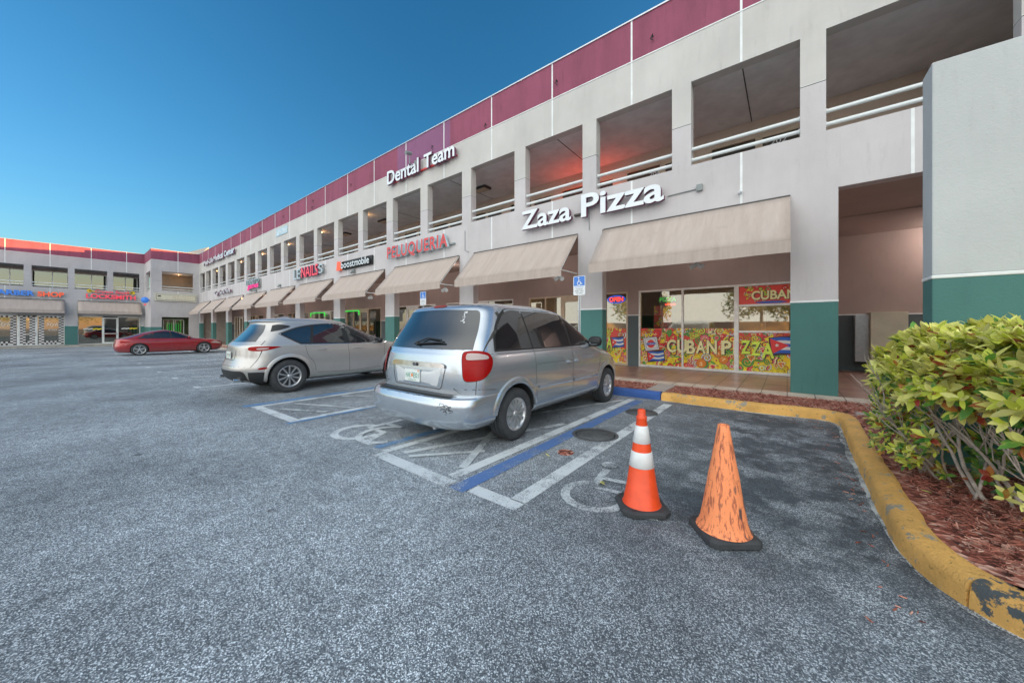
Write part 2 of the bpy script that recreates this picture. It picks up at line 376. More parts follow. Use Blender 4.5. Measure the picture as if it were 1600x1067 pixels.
# ------------------------------------------------------------------ ground
mb = MB()
xs = [-400, -200, -120, -90, -70, -60, -50]+[-50+i*2.5 for i in range(1, 17)]+[-5, 0, 10, 40, 150, 400]
ys = [-400, -120, -40, -15, -8, -4, 0, 2, 4, 7.3, 12, 30, 80, 400]
vs = [(x, y, G(x)) for y in ys for x in xs]; nx = len(xs)
mb.add(vs, [(j*nx+i, j*nx+i+1, (j+1)*nx+i+1, (j+1)*nx+i) for j in range(len(ys)-1) for i in range(nx-1)], 0)
tag(mb.build('parking_lot', ['asphalt']), 'worn speckled grey asphalt of the car park', kind='structure')

def lay(mb, x0, y0, x1, y1, w, m=0, z=.004):
    n = max(1, int(abs(x1-x0)/2.5)); pts = [(x0+(x1-x0)*i/n, y0+(y1-y0)*i/n) for i in range(n+1)]
    for q in ribbon2(pts, w): mb.add([(p[0], p[1], G(p[0])+z) for p in q], [(0, 1, 2, 3)], m)
mk = MB()
lay(mk, -1.75, 2.30, -1.75, 6.95, .15); lay(mk, -2.20, 2.24, -1.675, 2.24, .14)
lay(mk, -2.53, 2.30, -2.44, 7.0, .13); lay(mk, -3.66, 2.21, -2.42, 2.18, .15); lay(mk, -3.66, 2.285, -3.45, 7.0, .11)
lay(mk, -5.97, 2.27, -5.97, 7.0, .13); lay(mk, -7.6, 2.15, -5.90, 2.19, .15); lay(mk, -7.55, 2.23, -7.45, 7.0, .12)
for x in (-11.1, -13.78, -16.5, -19.1, -21.7, -24.3, -26.9, -29.6, -32.2):
    lay(mk, x, 1.95, x, 7.0, .13); lay(mk, x-.35, 2.0, x-.07, 2.0, .12)
tag(mk.build('bay_marking', ['paint_white']), 'white painted lines and bars of the parking bays', kind='structure')
mk = MB()
lay(mk, -3.45, 2.4, -2.6, 4.6, .09, 0, .006); lay(mk, -3.3, 3.9, -2.6, 2.5, .09, 0, .008); lay(mk, -3.3, 2.36, -2.75, 3.0, .07, 0, .010); lay(mk, -3.4, 4.6, -2.55, 6.8, .08, 0, .006)
lay(mk, -7.3, 2.7, -6.1, 3.2, .09, 0, .006); lay(mk, -7.0, 2.35, -6.15, 2.75, .09, 0, .008); lay(mk, -7.35, 3.6, -6.1, 4.6, .09, 0, .006)
tag(mk.build('hatch_marking', ['paint_half']), 'faded diagonal hatching in the access aisles', kind='structure')
mk = MB(); lay(mk, -2.30, 2.13, -2.28, 6.95, .17)
tag(mk.build('blue_marking', ['paint_blue']), 'solid blue painted line beside the white bay line', kind='structure')
mk = MB(); lay(mk, -5.86, 2.05, -5.84, 6.9, .10, 0, .0045); lay(mk, -7.74, 2.0, -7.68, 6.9, .20, 0, .0045); lay(mk, -3.86, 2.3, -3.74, 6.9, .13, 0, .0045)
tag(mk.build('faded_blue_marking', ['paint_bluefaint']), 'faded blue lines beside the older aisle markings', kind='structure')
def wheelchair(mb, ox, oy, s, rz=0, z=.004):
    c, sn = cos(rz), sin(rz)
    def f(a, b, d=0): return (ox+(a*c-b*sn)*s, oy+(a*sn+b*c)*s, z+d)
    segs = [(ring_pts(.36, .34, .27, 100, 375), .085), ([(.30, .98), (.30, .50), (.62, .50), (.80, .16), (.92, .20)], .085), ([(.30, .74), (.58, .74)], .075)]
    k = 0
    for pts, w in segs:
        for q in ribbon2(pts, w): mb.add([f(p[0], p[1], k) for p in q], [(0, 1, 2, 3)])
        k += .0015
    mb.add([f(x, y, k) for x, y in circ(.30, 1.12, .09, 16)], [tuple(range(16))])
mk = MB(); wheelchair(mk, -5.05, 2.12, 1.15, 0); 
for q in ribbon2([(p[0]*1.0, p[1]) for p in ring_pts(-4.22, 2.66, .34, 110, 330)], .085): mk.add([(p[0], p[1], .0095) for p in q], [(0, 1, 2, 3)])
tag(mk.build('wheelchair_marking', ['paint_white']), 'painted wheelchair symbol behind the silver minivan', kind='structure')
mk = MB(); wheelchair(mk, -1.58, 2.44, .92, rad(8))
tag(mk.build('wheelchair_marking', ['paint_half']), 'worn painted wheelchair symbol under the slim striped cone', kind='structure')

# kerb -----------------------------------------------------------------
kp = [(-49, 7.22), (-40, 7.22), (-30, 7.22), (-20, 7.22), (-10.5, 7.22)]+[(-9.5+i*.5, 7.22) for i in range(19)]+[(.30, 7.25), (.46, 7.30), (.56, 7.42), (.60, 7.6)]
# the outer (road side) foot of the kerb
kp = [(-49.0, 7.24), (-30, 7.24), (-20, 7.24), (-10, 7.24), (-8, 7.24), (-5, 7.24), (-3, 7.24), (-1.97, 7.24), (-1.95, 7.24), (-1.3, 7.2), (-.6, 7.17), (0, 7.2), (.40, 7.24), (.50, 7.20), (.565, 7.10), (.60, 6.9),
      (.59, 6.2), (.575, 5.6), (.565, 5.0), (.555, 4.4), (.55, 3.9), (.55, 3.5), (.565, 3.28), (.60, 3.1), (.65, 2.96), (.715, 2.85), (.725, 2.84), (.80, 2.76), (.92, 2.67), (1.1, 2.58), (1.5, 2.45), (2.2, 2.36), (4, 2.3), (9, 2.3)]
prof = [(0, -.05), (.004, .03), (.012, .10), (.022, .128), (.045, .146), (.08, .152), (.135, .154), (.168, .150), (.178, .135), (.181, .10), (.181, -.05)]
def kerb(pts, name, mat, label):
    P = [Vector((p[0], p[1])) for p in pts]; dense = []
    for i in range(len(P)-1):
        n = max(1, int((P[i+1]-P[i]).length/.12)) if P[i].x > -9 else 1
        dense += [P[i].lerp(P[i+1], k/n) for k in range(n)]
    dense.append(P[-1]); vs = []; k = len(prof)
    for i, p in enumerate(dense):
        d = (dense[min(i+1, len(dense)-1)]-dense[max(i-1, 0)]).normalized(); n = Vector((-d.y, d.x))
        wob = random.uniform(-.006, .006) if p.x > -9 else 0
        for a, h in prof: vs.append((p.x+n.x*(a+wob), p.y+n.y*(a+wob), h+G(p.x)+(wob if h > .1 else 0)))
    m = MB(); m.add(vs, [(i*k+j, (i+1)*k+j, (i+1)*k+j+1, i*k+j+1) for i in range(len(dense)-1) for j in range(k-1)], 0, True)
    m.add(vs[:k], [tuple(range(k))]); m.add(vs[-k:], [tuple(range(k))[::-1]])
    tag(m.build(name, [mat]), label, kind='structure')
kerb(kp[:5], 'kerb', 'kerb_g', 'bare concrete kerb along the shopfront')
kerb(kp[4:8], 'blue_kerb', 'kerb_b', 'blue painted kerb in front of the minivan')
kerb(kp[8:26], 'yellow_kerb', 'kerb_y', 'yellow painted kerb turning round the planter')
kerb(kp[26:], 'worn_yellow_kerb', 'kerb_worn', 'yellow kerb with paint worn to dark patches at the planter end')
mb = MB(); fp = [Vector((p[0], p[1])) for p in kp[8:36]]; dn = []
for i in range(len(fp)-1):
    n_ = max(1, int((fp[i+1]-fp[i]).length/.03)); dn += [fp[i].lerp(fp[i+1], k/n_) for k in range(n_)]
w_ = .02; vs = []
for i, p in enumerate(dn):
    d = (dn[min(i+1, len(dn)-1)]-dn[max(i-1, 0)]).normalized(); n_ = Vector((d.y, -d.x)); w_ = min(.06, max(.008, w_+random.uniform(-.008, .008)))
    vs += [(p.x-n_.x*.01, p.y-n_.y*.01, .0035), (p.x+n_.x*w_, p.y+n_.y*w_, .0035)]
mb.add(vs, [(2*i, 2*i+1, 2*i+3, 2*i+2) for i in range(len(dn)-1)])
tag(mb.build('kerb_foot_marking', ['paint_half']), 'ragged pale paint edge on the asphalt along the yellow kerb', kind='structure')
# pavement -------------------------------------------------------------
mb = MB()
for i in range(20):
    x0, x1 = -50+i*2, -48+i*2; z0, z1 = .15+G(x0), .15+G(x1)
    mb.quad((x0, 8.88, z0), (x1, 8.88, z1), (x1, 11.9, z1), (x0, 11.9, z0)); mb.quad((x0, 8.5, z0), (x1, 8.5, z1), (x1, 8.88, z1), (x0, 8.88, z0), 1)
    mb.quad((x0, 8.5, z0-.3), (x1, 8.5, z1-.3), (x1, 8.5, z1), (x0, 8.5, z0), 1)
mb.quad((-10, 8.88, .15), (14, 8.88, .15), (14, 14.6, .15), (-10, 14.6, .15)); mb.quad((-10, 8.5, .15), (14, 8.5, .15), (14, 8.88, .15), (-10, 8.88, .15), 1)
mb.quad((-10, 8.5, -.1), (14, 8.5, -.1), (14, 8.5, .15), (-10, 8.5, .15), 1)
tag(mb.build('pavement', ['tile', 'tile_e']), 'brown tiled walkway with a pale edge tile', kind='structure')
mb = MB(); mb.box(-2.33, -1.96, 7.452, 8.49, .0, .146); mb.box(.82, 9, 7.36, 7.50, .0, .143)
tag(bevel(mb.build('concrete_strip', ['concrete']), .008), 'pale concrete strips crossing the mulch bed', kind='structure')
# mulch ---------------------------------------------------------------
mb = MB()
def sheet(x0, x1, y0, y1, z, st=.12):
    nx = max(1, int((x1-x0)/st)); ny = max(1, int((y1-y0)/st))
    vs = [(x0+(x1-x0)*i/nx, y0+(y1-y0)*j/ny, z+random.uniform(-.012, .012)+G(x0+(x1-x0)*i/nx)) for j in range(ny+1) for i in range(nx+1)]
    mb.add(vs, [(j*(nx+1)+i, j*(nx+1)+i+1, (j+1)*(nx+1)+i+1, (j+1)*(nx+1)+i) for j in range(ny) for i in range(nx)], 0, True)
sheet(-49, -10, 7.45, 8.5, .115, 1.0); sheet(-10, .72, 7.44, 8.5, .115); sheet(.72, 5, 3.0, 8.5, .115); sheet(1.0, 5, 2.62, 3.0, .11)
def inbed(x, y):
    if 7.47 < y < 8.48 and -9 < x < 1.9: return not (-2.34 < x < -1.95)
    if x < .82: return False
    if y < 3.25: return x > .82+(3.25-y)*.75
    return y < 7.35
for i in range(17000):
    if i % 5 < 2: x, y = random.uniform(-3.6, 1.9), random.uniform(7.47, 8.48)
    else: x, y = random.uniform(.8, 2.6), random.uniform(2.8, 7.3)**1
    if not inbed(x, y): continue
    l = random.uniform(.012, .045); w = random.uniform(.002, .0055); a = random.uniform(0, pi); t = random.uniform(-.45, .45); z = .125+random.uniform(-.004, .022)
    d = Vector((cos(a)*cos(t), sin(a)*cos(t), sin(t)))*l; n = Vector((-sin(a), cos(a), random.uniform(-.4, .4)))*w; p = Vector((x, y, z)); u = Vector((0, 0, w*.8))
    mb.add([p-d-n, p+d-n, p+d+n, p-d+n, p-d*.9+u, p+d*.9+u], [(0, 1, 5, 4), (3, 4, 5, 2), (0, 4, 3), (1, 2, 5)], 0)
tag(mb.build('mulch_bed', ['mulch']), 'reddish brown shredded bark mulch in the planting beds', 'mulch', kind='stuff')
# stray bark and grit on the asphalt
mb = MB()
for i in range(120):
    a = random.random(); x = random.uniform(-3, .5); y = random.uniform(6.6, 7.2) if a < .5 else random.uniform(2.4, 7.0)
    if a >= .5: x = .53-abs(random.gauss(0, .12))
    l = random.uniform(.008, .02); an = random.uniform(0, pi); d = Vector((cos(an), sin(an), 0))*l; n = Vector((-sin(an), cos(an), 0))*l*.25; p = Vector((x, y, .006))
    mb.add([p-d-n, p+d-n, p+d+n, p-d+n, p-d+Vector((0, 0, .005)), p+d+Vector((0, 0, .005))], [(0, 1, 5, 4), (3, 4, 5, 2), (0, 4, 3), (1, 2, 5)])
tag(mb.build('loose_bark', ['mulch']), 'loose bark crumbs scattered on the asphalt by the kerb', 'bark', kind='stuff')
# ================================================================== buildings
UP = [(-48.85, -46.8), (-46.33, -44.45), (-43.81, -41.82), (-41.32, -39.3), (-38.65, -36.7), (-36.12, -34.1), (-33.53, -31.5), (-30.97, -29.0), (-28.5, -26.45), (-25.96, -23.98),
      (-23.49, -21.48), (-21.06, -19.02), (-18.58, -16.54), (-16.1, -14.09), (-13.6, -11.67), (-11.22, -9.27), (-8.81, -6.87), (-6.44, -4.48), (-4.07, -2.15), (-1.74, .2), (.58, 2.78)]
AWN = [(-3.85, .05), (-8.66, -4.62), (-13.45, -9.4), (-18.32, -14.23), (-23.36, -19.11), (-28.3, -24.15), (-33.45, -29.15), (-38.5, -34.2), (-43.6, -39.3), (-48.6, -44.4)]
PIL = [(.05, .75), (-4.62, -3.90), (-9.40, -8.70), (-14.19, -13.50), (-19.07, -18.36), (-24.1, -23.40), (-29.1, -28.35), (-34.15, -33.48), (-39.25, -38.55), (-44.35, -43.65), (-49.2, -48.65)]
Z_LO, Z_SILL, Z_JT, Z_UP, Z_PB, Z_PT, TH = 4.05, 5.16, 6.12, 7.08, 8.17, 9.2, .25
def facade(B, x0, x1, ups, wall_up='wall_up', wall_lo='wall_lo', patch=None, y=0, zlo=Z_LO, joints=True):
    """spandrel, upper band, parapet as children of B; x range x0..x1 on local plane y"""
    m = MB()
    u = MB(); m.box(x0, x1, y, y+TH, zlo, Z_SILL, 0)
    u.box(x0, x1, y, y+TH, Z_UP, Z_PB, 1)
    for a, b in ups:                              # pale vertical joints at the centre of each opening
        c = (a+b)/2
        if joints:
            u.box(c-.022, c+.022, y-.004, y+.02, Z_UP+.001, Z_PB, 2); m.box(c-.022, c+.022, y-.004, y+.02, zlo+.001, Z_SILL-.002, 2)
    m.build('spandrel_wall', [wall_lo, wall_up, 'joint'], B); u.build('upper_wall', [wall_lo, wall_up, 'joint'], B)
    p = MB()
    cuts = [x0]+([patch[0], patch[1]] if patch else [])+[x1]
    for i in range(len(cuts)-1): p.box(cuts[i], cuts[i+1], y-.003, y+TH, Z_PB, Z_PT, 1 if (patch and i == 1) else 0)
    if joints:
        for a, b in ups: p.box((a+b)/2-.022, (a+b)/2+.022, y-.007, y+.02, Z_PB, Z_PT, 2)
    p.box(x0, x1, y-.012, y+.02, Z_PB-.016, Z_PB+.010, 2)
    p.box(x0, x1, y-.03, y+TH+.05, Z_PT, Z_PT+.035, 3)
    p.build('parapet', ['burg', 'lilac', 'joint', 'steel'], B)
    e = [x0]+[q for ab in ups for q in ab]+[x1]
    for i in range(0, len(e), 2):
        a, b = e[i], e[i+1]
        if b-a < .05: continue
        q = MB(); q.box(a, b, y, y+TH, Z_SILL, Z_JT-.012, 0); q.box(a, b, y, y+TH, Z_JT+.012, Z_UP, 1)
        q.box(a+.008, b-.008, y+.008, y+TH-.008, Z_JT-.012, Z_JT+.004, 3); q.box(a, b, y, y+TH, Z_JT+.004, Z_JT+.012, 2)
        q.build('pilaster', [wall_lo, wall_up, 'joint', 'seam'], B)
def railing(B, a, b, y=.10):
    m = MB(); r = .038
    for z in (5.31, 5.56): m.tube([(a-.002, y, z), (b+.002, y, z)], r, 12, 0)
    for x in (a+.012, b-.012):
        for z in (5.31, 5.56): m.tube([(x-.01, y, z), (x+.01, y, z)], .052, 12, 0)
    m.build('railing', ['rail'], B)
def pillar(B, a, b, y=0, depth=.26, z0=-.5, zt=Z_LO, zg=1.92, lo='wall_lo', gr='green'):
    m = MB(); m.box(a, b, y, y+depth, z0, zg, 1); m.box(a-.006, b+.006, y-.006, y+depth+.006, zg, zg+.035, 2); m.box(a, b, y, y+depth, zg+.035, zt, 0)
    o = m.build('pillar', [lo, gr, 'joint'], B); return o
AW_P, AW_Z, AW_V = .92, 2.77, .22
def awning(B, a, b, y=0, zt=4.03):
    m = MB(); n = max(8, int((b-a)/.25)); k = 6; vs = []
    for j in range(k+1):
        t = j/k
        for i in range(n+1):
            s = i/n; sag = -.018*sin(pi*t)*(.6+.4*abs(sin(pi*s*3)))
            vs.append((a+(b-a)*s, y-.02-(AW_P-.02)*t+sag*.5, zt+(AW_Z+AW_V-zt)*t+sag))
    m.add(vs, [(j*(n+1)+i, (j+1)*(n+1)+i, (j+1)*(n+1)+i+1, j*(n+1)+i+1) for j in range(k) for i in range(n)], 0, True)
    vs = []
    for j in range(2):
        for i in range(n+1): vs.append((a+(b-a)*i/n, y-AW_P-.004, AW_Z+AW_V*(1-j)+(random.uniform(-.006, .006) if j else 0)))
    m.add(vs, [(i, n+1+i, n+2+i, i+1) for i in range(n)], 0, False)
    o = m.build('awning', ['awn'], B)
    s = o.modifiers.new('s', 'SOLIDIFY'); s.thickness = .006; s.offset = 1
    f = MB(); r = .014
    for x in (a+.02, (a+b)/2, b-.02):
        f.tube([(x, y-.02, zt-.03), (x, y-AW_P+.02, AW_Z+AW_V-.03)], r, 6); f.tube([(x, y-.02, AW_Z+AW_V-.05), (x, y-AW_P+.02, AW_Z+AW_V-.05)], r, 6)
    f.tube([(a+.02, y-AW_P+.02, AW_Z+AW_V-.045), (b-.02, y-AW_P+.02, AW_Z+AW_V-.045)], r, 6); f.tube([(a+.02, y-AW_P+.02, AW_Z+.03), (b-.02, y-AW_P+.02, AW_Z+.03)], r, 6)
    f.box(a, b, y-.03, y, zt-.02, zt+.03, 1)
    f.build('frame', ['rail', 'seam'], o)
    return o
def window(B, a, b, z0, z1, y, fm='frame_w', gm='glass', w=.055, mull=(), trans=(), name='window'):
    """frame mesh (the part) with its pane as a sub-part; y = outer face of frame"""
    m = MB(); d = .09
    m.box(a, b, y, y+d, z0, z0+w*1.3); m.box(a, b, y, y+d, z1-w, z1)
    for x in (a, b-w): m.box(x, x+w, y+.002, y+d-.002, z0+w*1.3, z1-w)
    for x in mull: m.box(x-w/2, x+w/2, y+.004, y+d-.004, z0+w*1.3, z1-w)
    for z, p, q in trans: m.box(p, q, y+.006, y+d-.006, z-w/2, z+w/2)
    o = m.build(name, [fm], B)
    g = MB(); g.quad((a+w*.5, y+.05, z0+w*.5), (b-w*.5, y+.05, z0+w*.5), (b-w*.5, y+.05, z1-w*.5), (a+w*.5, y+.05, z1-w*.5))
    g.build('pane', [gm], o); return o
def door(B, a, b, z0, z1, y, fm='frame_w', gm='glass', w=.10):
    m = MB(); d = .05
    m.box(a, b, y, y+d, z0, z0+w*1.8); m.box(a, b, y, y+d, z1-w, z1)
    for x in (a, b-w): m.box(x, x+w, y, y+d, z0+w*1.8, z1-w)
    m.box(a, b, y, y+d, z0+1.0, z0+1.06)
    o = m.build('door', [fm], B)
    g = MB(); g.quad((a+w*.5, y+.03, z0+w*.5), (b-w*.5, y+.03, z0+w*.5), (b-w*.5, y+.03, z1-w*.5), (a+w*.5, y+.03, z1-w*.5)); g.build('pane', [gm], o)
    h = MB(); h.tube([(b-.06, y-.05, z0+.85), (b-.06, y-.05, z0+1.15)], .013, 8); h.tube([(b-.06, y-.05, z0+.87), (b-.06, y+.01, z0+.87)], .01, 6); h.tube([(b-.06, y-.05, z0+1.13), (b-.06, y+.01, z0+1.13)], .01, 6)
    h.build('handle', ['steel'], o); return o
def lamp(B, x, y, z, power=6, col=(1, .55, .22)):
    m = MB(); m.lathe([(.07, 0), (.07, -.02), (.045, -.03)], 12, 0, (x, y, z), cap=True); m.lathe([(.02, -.03), (.035, -.05), (.035, -.07), (.015, -.09)], 12, 1, (x, y, z), cap=True)
    o = m.build('ceiling_lamp', ['steel', 'bulb'], B)
    ld = bpy.data.lights.new('lamp_light', 'POINT'); ld.energy = power; ld.color = col; ld.shadow_soft_size = .06
    lo = bpy.data.objects.new('lamp_light', ld); C.objects.link(lo); lo.parent = o; lo.location = (x, y, z-.22)
    return o

# ---------------------------------------------------- long main building
B = tag(empty('commercial_building', (0, 8.9, 0)), 'long two storey plaza building with burgundy parapet and tan awnings', 'building')
XR = 9.0
facade(B, -49.2, XR, UP, patch=(-13.25, -9.9))
for a, b in UP: railing(B, a, b)
for a, b in PIL: pillar(B, a, b)
pillar(B, 6.0, 6.8); 
for a, b in AWN: awning(B, a, b)
m = MB(); m.box(-49.2, 9, TH, 2.8, 4.12, 4.5); m.build('floor_slab', ['taupe'], B)
m = MB(); m.box(-49.2, 9, TH, 2.8, 7.11, 7.25)
for a, b in UP[1::2]: m.box((a+b)/2-.012, (a+b)/2+.012, TH, 2.8, 7.104, 7.11, 1)
m.build('balcony_ceiling', ['ceil', 'seam'], B)
m = MB(); m.box(-49.2, XR, TH, 16, 8.0, 8.15); m.box(-49.2, XR, 15.8, 16, -.5, 9.2); m.box(XR-.2, XR, TH, 15.8, -.5, 9.2); m.box(-49.35, -49.21, TH, 6, -.5, 8.0)
m.build('roof', ['roof'], B)
m = MB(); m.add([(-62, -.2, 8.1), (-57.5, -.2, 8.1), (-57.5, 2.9, 8.1), (-62, 2.9, 8.1), (-62, .3, 10.9), (-57.5, 2.4, 11.6)], [(0, 1, 5, 4), (1, 2, 5), (2, 3, 4, 5), (3, 0, 4)]); m.build('roof_screen', ['concrete'], B)
# soft walls behind the walkway, ground floor: between the shop windows
YS = 2.8                                         # local y of shopfront
def wall_piece(x0, x1, z0, z1, green=True, y=YS):
    m = MB()
    if z0 < .3 and green:
        m.box(x0, x1, y, y+.12, z0, 1.83, 1); m.box(x0, x1, y-.012, y+.12, 1.83, 1.865, 2); m.box(x0, x1, y, y+.12, 1.865, z1, 0)
    else: m.box(x0, x1, y, y+.12, z0, z1, 0)
    return m.build('shopfront_wall', ['taupe', 'green_dk', 'joint'], B)
wall_piece(-49.2, .80, 2.64, 4.12)
# bay 1: mural windows
P1 = window(B, -3.86, -1.13, .16, 2.64, YS, mull=(-2.53,))
P3 = window(B, -1.13, .80, .16, 2.64, YS, trans=((1.32, -1.07, .75), (2.05, -1.07, .75)))
wall_piece(-4.22, -3.86, -.4, 2.64)
W2 = window(B, -5.05, -4.22, .16, 2.64, YS, 'frame_t')
window(B, -5.8, -5.05, .16, 2.64, YS, 'frame_t')
door(B, -6.75, -5.8, .16, 2.5, YS+.02, 'frame_t'); m = MB(); m.box(-6.75, -5.8, YS, YS+.09, 2.5, 2.64); m.build('door_frame', ['frame_t'], B)
window(B, -8.30, -6.75, .16, 2.64, YS, 'frame_t', mull=(-7.5,)); wall_piece(-9.1, -8.30, -.4, 2.64)
# the remaining bays
fr_m = ['frame_w', 'frame_w', 'frame_t', 'frame_w', 'frame_t', 'frame_w', 'frame_t', 'frame_w']
x = -9.1
for i in range(8):
    w0 = 5.0; fm = fr_m[i]; e = x-w0 if i < 7 else -49.2
    window(B, x-1.5, x, .16+G(x), 2.64, YS, fm, mull=()); door(B, x-2.45, x-1.5, .16+G(x), 2.5, YS+.02, fm)
    m = MB(); m.box(x-2.45, x-1.5, YS, YS+.09, 2.5, 2.64); m.build('door_frame', [fm], B)
    window(B, x-4.2, x-2.45, .16+G(x), 2.64, YS, fm, mull=(x-3.3,)); wall_piece(e, x-4.2, -.6, 2.64)
    x = e
# rooms behind the glass
def room(x0, x1, wallm='room', lights=2, z1=3.0, y0=YS+.15, y1=YS+6, z0=.1):
    m = MB(); z0 = z0+G(x0)
    m.quad((x0, y1, z0), (x1, y1, z0), (x1, y1, z1), (x0, y1, z1), 0); m.quad((x0, y0, z0), (x0, y1, z0), (x0, y1, z1), (x0, y0, z1), 0); m.quad((x1, y1, z0), (x1, y0, z0), (x1, y0, z1), (x1, y1, z1), 0)
    m.quad((x0, y1, z1), (x1, y1, z1), (x1, y0, z1), (x0, y0, z1), 1); m.quad((x0, y0, z0), (x1, y0, z0), (x1, y1, z0), (x0, y1, z0), 2)
    for i in range(lights):
        cx = x0+(x1-x0)*(i+.5)/lights
        for yy in (y0+1.0, y0+3.2): m.box(cx-.3, cx+.3, yy-.3, yy+.3, z1-.02, z1-.005, 3)
    rnd = random.Random(int(x0*10))
    for i in range(int((x1-x0)*1.2)):
        cx = rnd.uniform(x0+.3, x1-.3); cy = rnd.uniform(y0+1.0, y1-.4); h = rnd.choice([.75, 1.0, 1.5, 2.0]); w = rnd.uniform(.2, .5)
        m.box(cx-w, cx+w, cy-.25, cy+.25, z0, z0+h, rnd.choice([2, 4, 5]))
    return m.build('shop_interior', [wallm, 'room', 'dark', 'warm', 'room_d', 'frame_t'], B)
room(-4.4, .85, 'room', 2, y0=YS+.15, y1=YS+4.5); room(-9.0, -4.4, 'room', 2)
for i, q in enumerate(['room_d', 'room', 'room_d', 'room_d', 'room', 'room_d', 'room_d', 'room_d']): room(-14.1-i*5, -9.1-i*5, q, 1 if i % 2 == 0 else 2)
# passage right of pillar 1
m = MB(); m.box(.80, .92, YS, 5.6, .1, 4.12, 0)
m.box(.80, 9, 5.6, 5.75, 0.1, 1.80, 1); m.box(.80, 9, 5.585, 5.75, 1.80, 1.835, 2); m.box(.80, 9, 5.6, 5.75, 1.835, 4.3, 0)
m.box(.80, 9, 3.15, 5.6, 4.17, 4.3, 0); m.box(.80, 9, 2.8, 3.15, 4.10, 4.5, 0)
m.build('passage_wall', ['taupe', 'green_dk', 'joint'], B)
# upper floor back wall with dark doors and windows
m = MB(); m.box(-49.2, 9, YS, YS+.12, 6.68, 7.11, 0)
x = .35; k = 0; ups = []
e_prev = 9.0
while x > -48:
    m.box(x, e_prev, YS, YS+.12, 4.5, 6.68, 0)
    ups.append((x-2.15, x)); e_prev = x-2.15; x = e_prev-.35
m.box(-49.2, e_prev, YS, YS+.12, 4.5, 6.68, 0)
m.build('balcony_wall', ['tanwall'], B)
for a, b in ups:
    window(B, a, b-.98, 4.52, 6.68, YS, 'frame_t', 'glass_d', .06); door(B, b-.98, b, 4.52, 6.68, YS+.01, 'frame_t', 'glass_d', .10)
m = MB(); m.quad((-49.2, YS+1.2, 4.5), (9, YS+1.2, 4.5), (9, YS+1.2, 7.1), (-49.2, YS+1.2, 7.1)); m.quad((-49.2, YS+1.2, 7.1), (9, YS+1.2, 7.1), (9, YS+.1, 7.1), (-49.2, YS+.1, 7.1)); m.build('upper_interior', ['dark'], B)
for i in (1, 4, 6, 8, 10, 12):
    a, b = UP[i]; lamp(B, (a if i in (20,) else b)-(0 if i in (20,) else .12)+(.12 if i == 20 else 0), TH+.25, 7.11, .5)
for xx in (-44, -39, -34, -29, -24, -19, -14.2, -11.4, -6.6, -1.9): lamp(B, xx, 1.1, 4.12, 4.5, (1, .84, .74))
for xx in (3.6, 5.6): lamp(B, xx, 4.9, 4.17, 13.0, (1, .86, .78))
# ceiling fixture boxes on balcony and under awnings
for xx, zz, yy in ((-9.8, 7.11, 1.6), (-16.8, 7.11, 1.6), (-21, 7.11, 1.6)):
    m = MB(); m.box(xx-.35, xx+.35, yy-.2, yy+.2, zz-.08, zz); m.box(xx-.3, xx+.3, yy-.15, yy+.15, zz-.10, zz-.08, 1); m.build('ceiling_fixture', ['black', 'frame_t'], B)
for a, b, mt in ((-25.9, -24.0, 0), (-28.4, -26.5, 0), (-30.9, -29.1, 0), (-33.4, -31.7, 0), (-23.4, -21.6, 1), (-36, -34.3, 0), (-20.9, -19.5, 1)):
    m = MB(); m.box(a, b, YS-.03, YS-.01, 5.15, 5.75, mt); m.build('window_sign', ['hc_blue', 'sign_red'], B)
# utility boxes
m = MB(); m.box(1.84, 2.55, 5.02, 5.59, .4, 1.86, 0); m.box(1.55, 1.835, 5.25, 5.59, .45, 1.80, 1); m.box(1.545, 1.56, 5.3, 5.55, .55, 1.7, 1)
tag(bevel(m.build('utility_cabinet', ['cream', 'steel']), .01), None); uc = bpy.data.objects['utility_cabinet']; uc.location = (0, 8.9, 0)
tag(uc, 'beige and grey metal utility cabinet on the wall of the shaded passage behind the hedge', 'cabinet')
# small fittings of the facade
m = MB(); m.box(-1.62, -1.50, -.07, 0, 4.52, 4.66, 0); m.tube([(-2.25, -.02, 4.56), (-1.62, -.02, 4.58)], .012, 6, 0); m.build('junction_box', ['sign_grey'], B)
m = MB(); m.tube([(-.78, -.02, 4.30), (-.78, -.08, 4.30)], .03, 8, 0); m.tube([(-.78, -.08, 4.30), (-.80, -.12, 4.24)], .02, 8, 0); m.build('wall_spigot', ['steel'], B)
for xx in (-16.9, -26.5, -31.2):
    m = MB(); m.box(xx-.12, xx+.12, -.10, 0, 4.16, 4.30, 0); m.tube([(xx, -.1, 4.2), (xx, -.18, 4.12)], .05, 8, 0); m.build('flood_lamp', ['sign_grey'], B)
for xx, yy in ((-4.9, -.55), (-1.55, -.4), (-9.6, -.5), (-14.6, -.45)):
    m = MB(); m.tube([(xx, yy, 2.98), (xx, yy, 2.80)], .015, 6, 0); m.tube([(xx, yy, 2.82), (xx-.12, yy-.05, 2.74)], .045, 10, 1, r2=.06); m.tube([(xx, yy, 2.82), (xx+.12, yy-.05, 2.74)], .045, 10, 1, r2=.06); m.build('spot_lamp', ['sign_grey', 'rail'], B)

